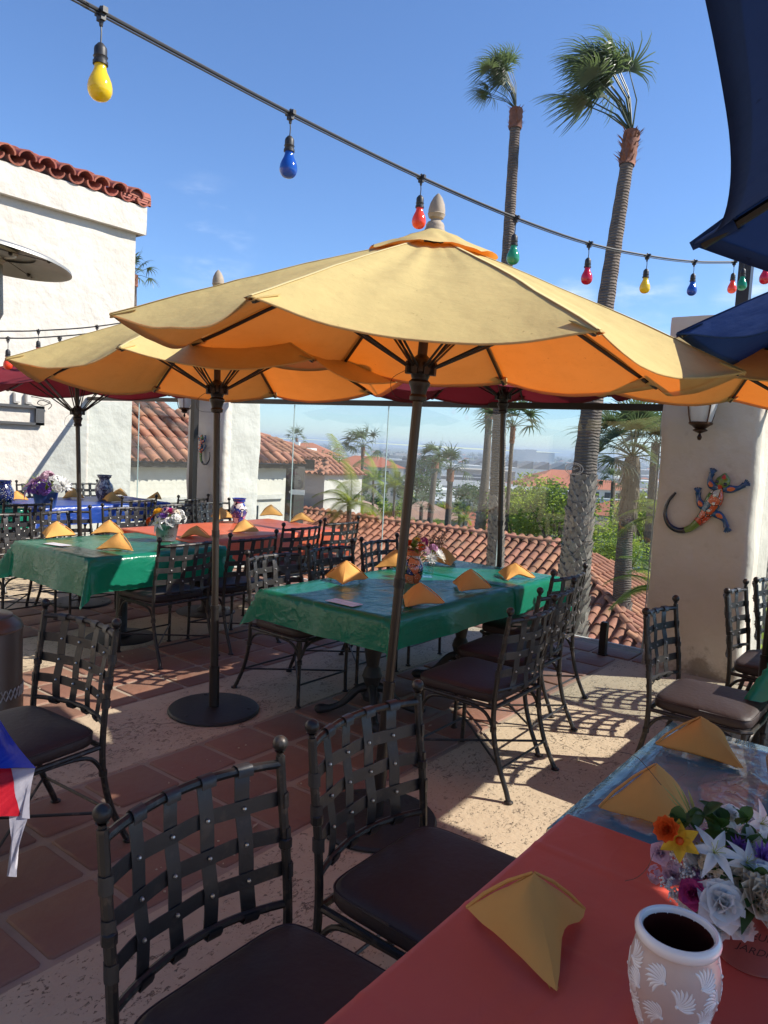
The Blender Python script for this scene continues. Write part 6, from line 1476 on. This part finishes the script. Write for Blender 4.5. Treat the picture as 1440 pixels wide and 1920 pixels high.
TH(655, 868, 135, 8, 7, 4, YAW + .1, wallc[3], roofc[0], True, 'smaller red roofed house beside the arched one', nwin=3)
TH(578, 830, 160, 14, 12, 4, YAW, wallc[2], roofc[1], True, 'far house with an orange roof above the pavilion ridge', nwin=3)
TH(530, 838, 110, 9, 9, 3, YAW, wallc[2], wallc[2], False, 'flat white roofed block over the pavilion ridge', nwin=3)
TH(1040, 890, 210, 24, 16, 7, YAW + .2, wallc[2], roofc[1], True, 'long apartment block with an orange roof left of the thick trunk', nwin=9)
TH(1055, 881, 250, 22, 14, 7, YAW + .2, wallc[0], roofc[1], True, 'second orange roofed apartment block behind the first', nwin=8)
TH(1150, 937, 95, 8, 8, 6, YAW - .5, wallc[0], roofc[1], True, 'small cream house with a red hip roof right of the thick trunk', nwin=3)
TH(1225, 960, 80, 10, 9, 5, YAW - .2, wallc[2], roofc[2], True, 'house with pale tiles beside the right pillar', nwin=3)
TH(1130, 900, 190, 14, 10, 6, YAW, wallc[0], roofc[1], True, 'orange roofed house behind the fan palm', nwin=5)
TH(898, 940, 120, 15, 9, 4.5, YAW - .1, mat('yellow_wall', (.5, .34, .06), .8), roofc[3], False, 'yellow commercial building with dark windows under the slender palm', nwin=5, storeys=1)
TH(800, 915, 140, 10, 9, 7, YAW + .3, wallc[2], wallc[2], False, 'white flat roofed block right of the far palm', nwin=4)
TH(730, 862, 220, 30, 14, 8, YAW, wallc[4], roofc[4], False, 'long grey flat block behind the glass joint', nwin=8)
TH(870, 893, 230, 22, 14, 9, YAW, wallc[4], roofc[4], False, 'dark windowless block left of the maroon pole', nwin=0)
TH(905, 880, 260, 20, 16, 11, YAW, wallc[3], wallc[3], False, 'brown cinema-like block left of the maroon pole', nwin=0)
TH(880, 872, 330, 40, 20, 9, YAW, wallc[2], roofc[3], False, 'white warehouse front by the slender palm', nwin=0)
TH(950, 925, 150, 22, 14, 4, YAW, wallc[3], roofc[2], False, 'low brown roofed shop row', nwin=5, storeys=1)
TH(985, 918, 170, 26, 14, 4, YAW, wallc[4], roofc[3], False, 'low grey flat roofed shop row', nwin=6, storeys=1)
TH(645, 928, 70, 7, 6, 3, YAW, wallc[3], roofc[2], True, 'small tan shed beyond the white tower', nwin=2, storeys=1)
TH(900, 960, 85, 12, 8, 3, YAW + .3, wallc[3], roofc[0], True, 'low brown house under the yellow building', nwin=3, storeys=1)
TH(790, 940, 80, 8, 7, 3, YAW + .3, wallc[3], roofc[2], True, 'tan roofed cottage right of the big pole', nwin=2, storeys=1)
for (px, h_, w_, lb) in ((976, 26, 24, 'pale high-rise block on the horizon'), (995, 22, 20, 'second high-rise block on the horizon'), (1010, 14, 60, 'long lower block beside the high-rises')):
    TH(px, 843 if h_ > 20 else 848, 1900, w_ * 1.3, 20, h_ + 12, YAW, wallc[2], wallc[2], False, lb, nwin=0)
# sawtooth warehouse
sw = empty('sawtooth_warehouse', atD(1010, 880, 420), YAW + .05, label='long white warehouse with a sawtooth roof in the middle distance', category='building')
m = MB(); m.box((0, 6, -8), (84, 18, 16)); m.build('wall', wallc[2], sw, smooth=False)
for k in range(9):
    x0 = -40 + k * 9; m = MB(); m.add([(x0, -3, 0), (x0 + 9, -3, 0), (x0 + 9, -3, 4.2), (x0, 15, 0), (x0 + 9, 15, 0), (x0 + 9, 15, 4.2)], [(0, 1, 2), (3, 5, 4), (0, 2, 5, 3), (1, 4, 5, 2)]); m.build('roof', roofc[4] if k % 2 == 0 else wallc[4], sw, smooth=False)
# the rest of the town: real boxes, one mesh per material family
meshes = [MB() for _ in range(8)]
def tbox(mb, c, w_, d_, h, a, hip, mr):
    M = Matrix.Translation(c) @ Matrix.Rotation(a, 4, 'Z'); x, y = w_ / 2, d_ / 2
    mb.add([M @ V(p) for p in ((-x, -y, -6), (x, -y, -6), (x, y, -6), (-x, y, -6), (-x, -y, h), (x, -y, h), (x, y, h), (-x, y, h))], [(0, 1, 5, 4), (1, 2, 6, 5), (2, 3, 7, 6), (3, 0, 4, 7), (4, 5, 6, 7)])
    if hip:
        x += .5; y += .5; mr.add([M @ V(p) for p in ((-x, -y, h), (x, -y, h), (x, y, h), (-x, y, h), (-x * .5, 0, h + y * .4), (x * .5, 0, h + y * .4))], [(0, 1, 5, 4), (1, 2, 5), (2, 3, 4, 5), (3, 0, 4)])
treeb = MB()
for i in range(4200):
    D = 170 * math.exp(rnd() ** .8 * 3.2); px = ru(-500, 2200); c = atD(px, 830 + .053 * (px - 720), D); z = terr(c.x, c.y); q = random.random()
    c = V((c.x, c.y, z))
    if q < .42 or D < 190:
        s = ru(1.2, 3.0) * (1 + D / 1500); 
        for k in range(5):
            o = c + V((ru(-1, 1) * s, ru(-1, 1) * s, s * ru(.3, 1.1)))
            # small ragged clump
            for e in range(9):
                p = o + V((random.gauss(0, .5), random.gauss(0, .5), random.gauss(0, .45))) * s; a = V((ru(-1, 1), ru(-1, 1), ru(-1, 1))).normalized() * s * .42; b = a.cross(V((ru(-1, 1), ru(-1, 1), ru(-1, 1)))).normalized() * s * .3
                treeb.add([p - a, p + b, p + a, p - b], [(0, 1, 2, 3)])
    elif q < .86: tbox(meshes[random.randrange(3)], c, ru(9, 18), ru(8, 13), ru(3, 6.5), YAW + ru(-.3, .3) + (pi / 2 if rnd() < .5 else 0), rnd() < .6, meshes[5 + random.randrange(2)])
    else: tbox(meshes[random.choice((2, 2, 3, 4))], c, ru(25, 70), ru(20, 40), ru(6, 11), YAW + ru(-.2, .2), False, None)
for k, mt in enumerate(wallc):
    if meshes[k].v: meshes[k].build('distant_town', mt, smooth=False, kind='stuff', label='pale far-off buildings spread over the plain', category='town')
for k in (5, 6):
    if meshes[k].v: meshes[k].build('distant_roofs', roofc[k - 5], smooth=False, kind='stuff', label='red roofs of the far-off houses on the plain', category='town')
treeb.build('distant_trees', mat('far_trees', (.07, .085, .05), .8, var=.4, vscale=.05), auto=0, kind='stuff', label='dark far-off trees between the buildings of the plain', category='trees')
# low far hills along the horizon
m = MB(); rows = []
for k in range(80):
    a = YAW + pi / 2 - 1.3 + 2.6 * k / 79; r_ = 14000; hgt = 20 + 50 * max(0, nn((k * .15, 3, 0), 1) + .3); rows.append([V((r_ * cos(a), r_ * sin(a), -32)), V((r_ * cos(a) * 1.1, r_ * sin(a) * 1.1, -32 + hgt))])
m.quadgrid(rows); m.build('far_hills', mat('far_hill', (.12, .13, .10), .9), auto=0, kind='structure')
# low shrubs on the slope as ground cover
random.seed(9); sb = MB()
for i in range(800):
    D = ru(18, 170); px = ru(300, 1500); c = atD(px, 850, D); z = terr(c.x, c.y); s = ru(.4, 1.3)
    if -25 < c.x < -3 and 13.5 < c.y < 21: continue
    for e in range(14):
        p = V((c.x, c.y, z + s * .5)) + V((random.gauss(0, .5), random.gauss(0, .5), random.gauss(0, .4))) * s; a = V((ru(-1, 1), ru(-1, 1), ru(-.5, 1))).normalized() * s * .3; b = a.cross(V((ru(-1, 1), ru(-1, 1), ru(-1, 1)))).normalized() * s * .2
        sb.add([p - a, p + b, p + a, p - b], [(0, 1, 2, 3)])
sb.build('slope_shrubs', leaf_mid, auto=0, kind='stuff', label='low green scrub covering the slope', category='shrubs')

# ================================================================ haze
hz = MB(); hz.box((0, 9000, -10), (46000, 46000, 80))
hm = bpy.data.materials.new('haze'); hm.use_nodes = True; t = hm.node_tree; t.nodes.clear(); o_ = N(t, 'ShaderNodeOutputMaterial'); pv = N(t, 'ShaderNodeVolumePrincipled')
pv.inputs['Color'].default_value = (.80, .88, 1, 1); pv.inputs['Density'].default_value = .00024; pv.inputs['Anisotropy'].default_value = .2
t.links.new(pv.outputs[0], o_.inputs['Volume']); ho = hz.build('haze', hm, smooth=False, kind='stuff')
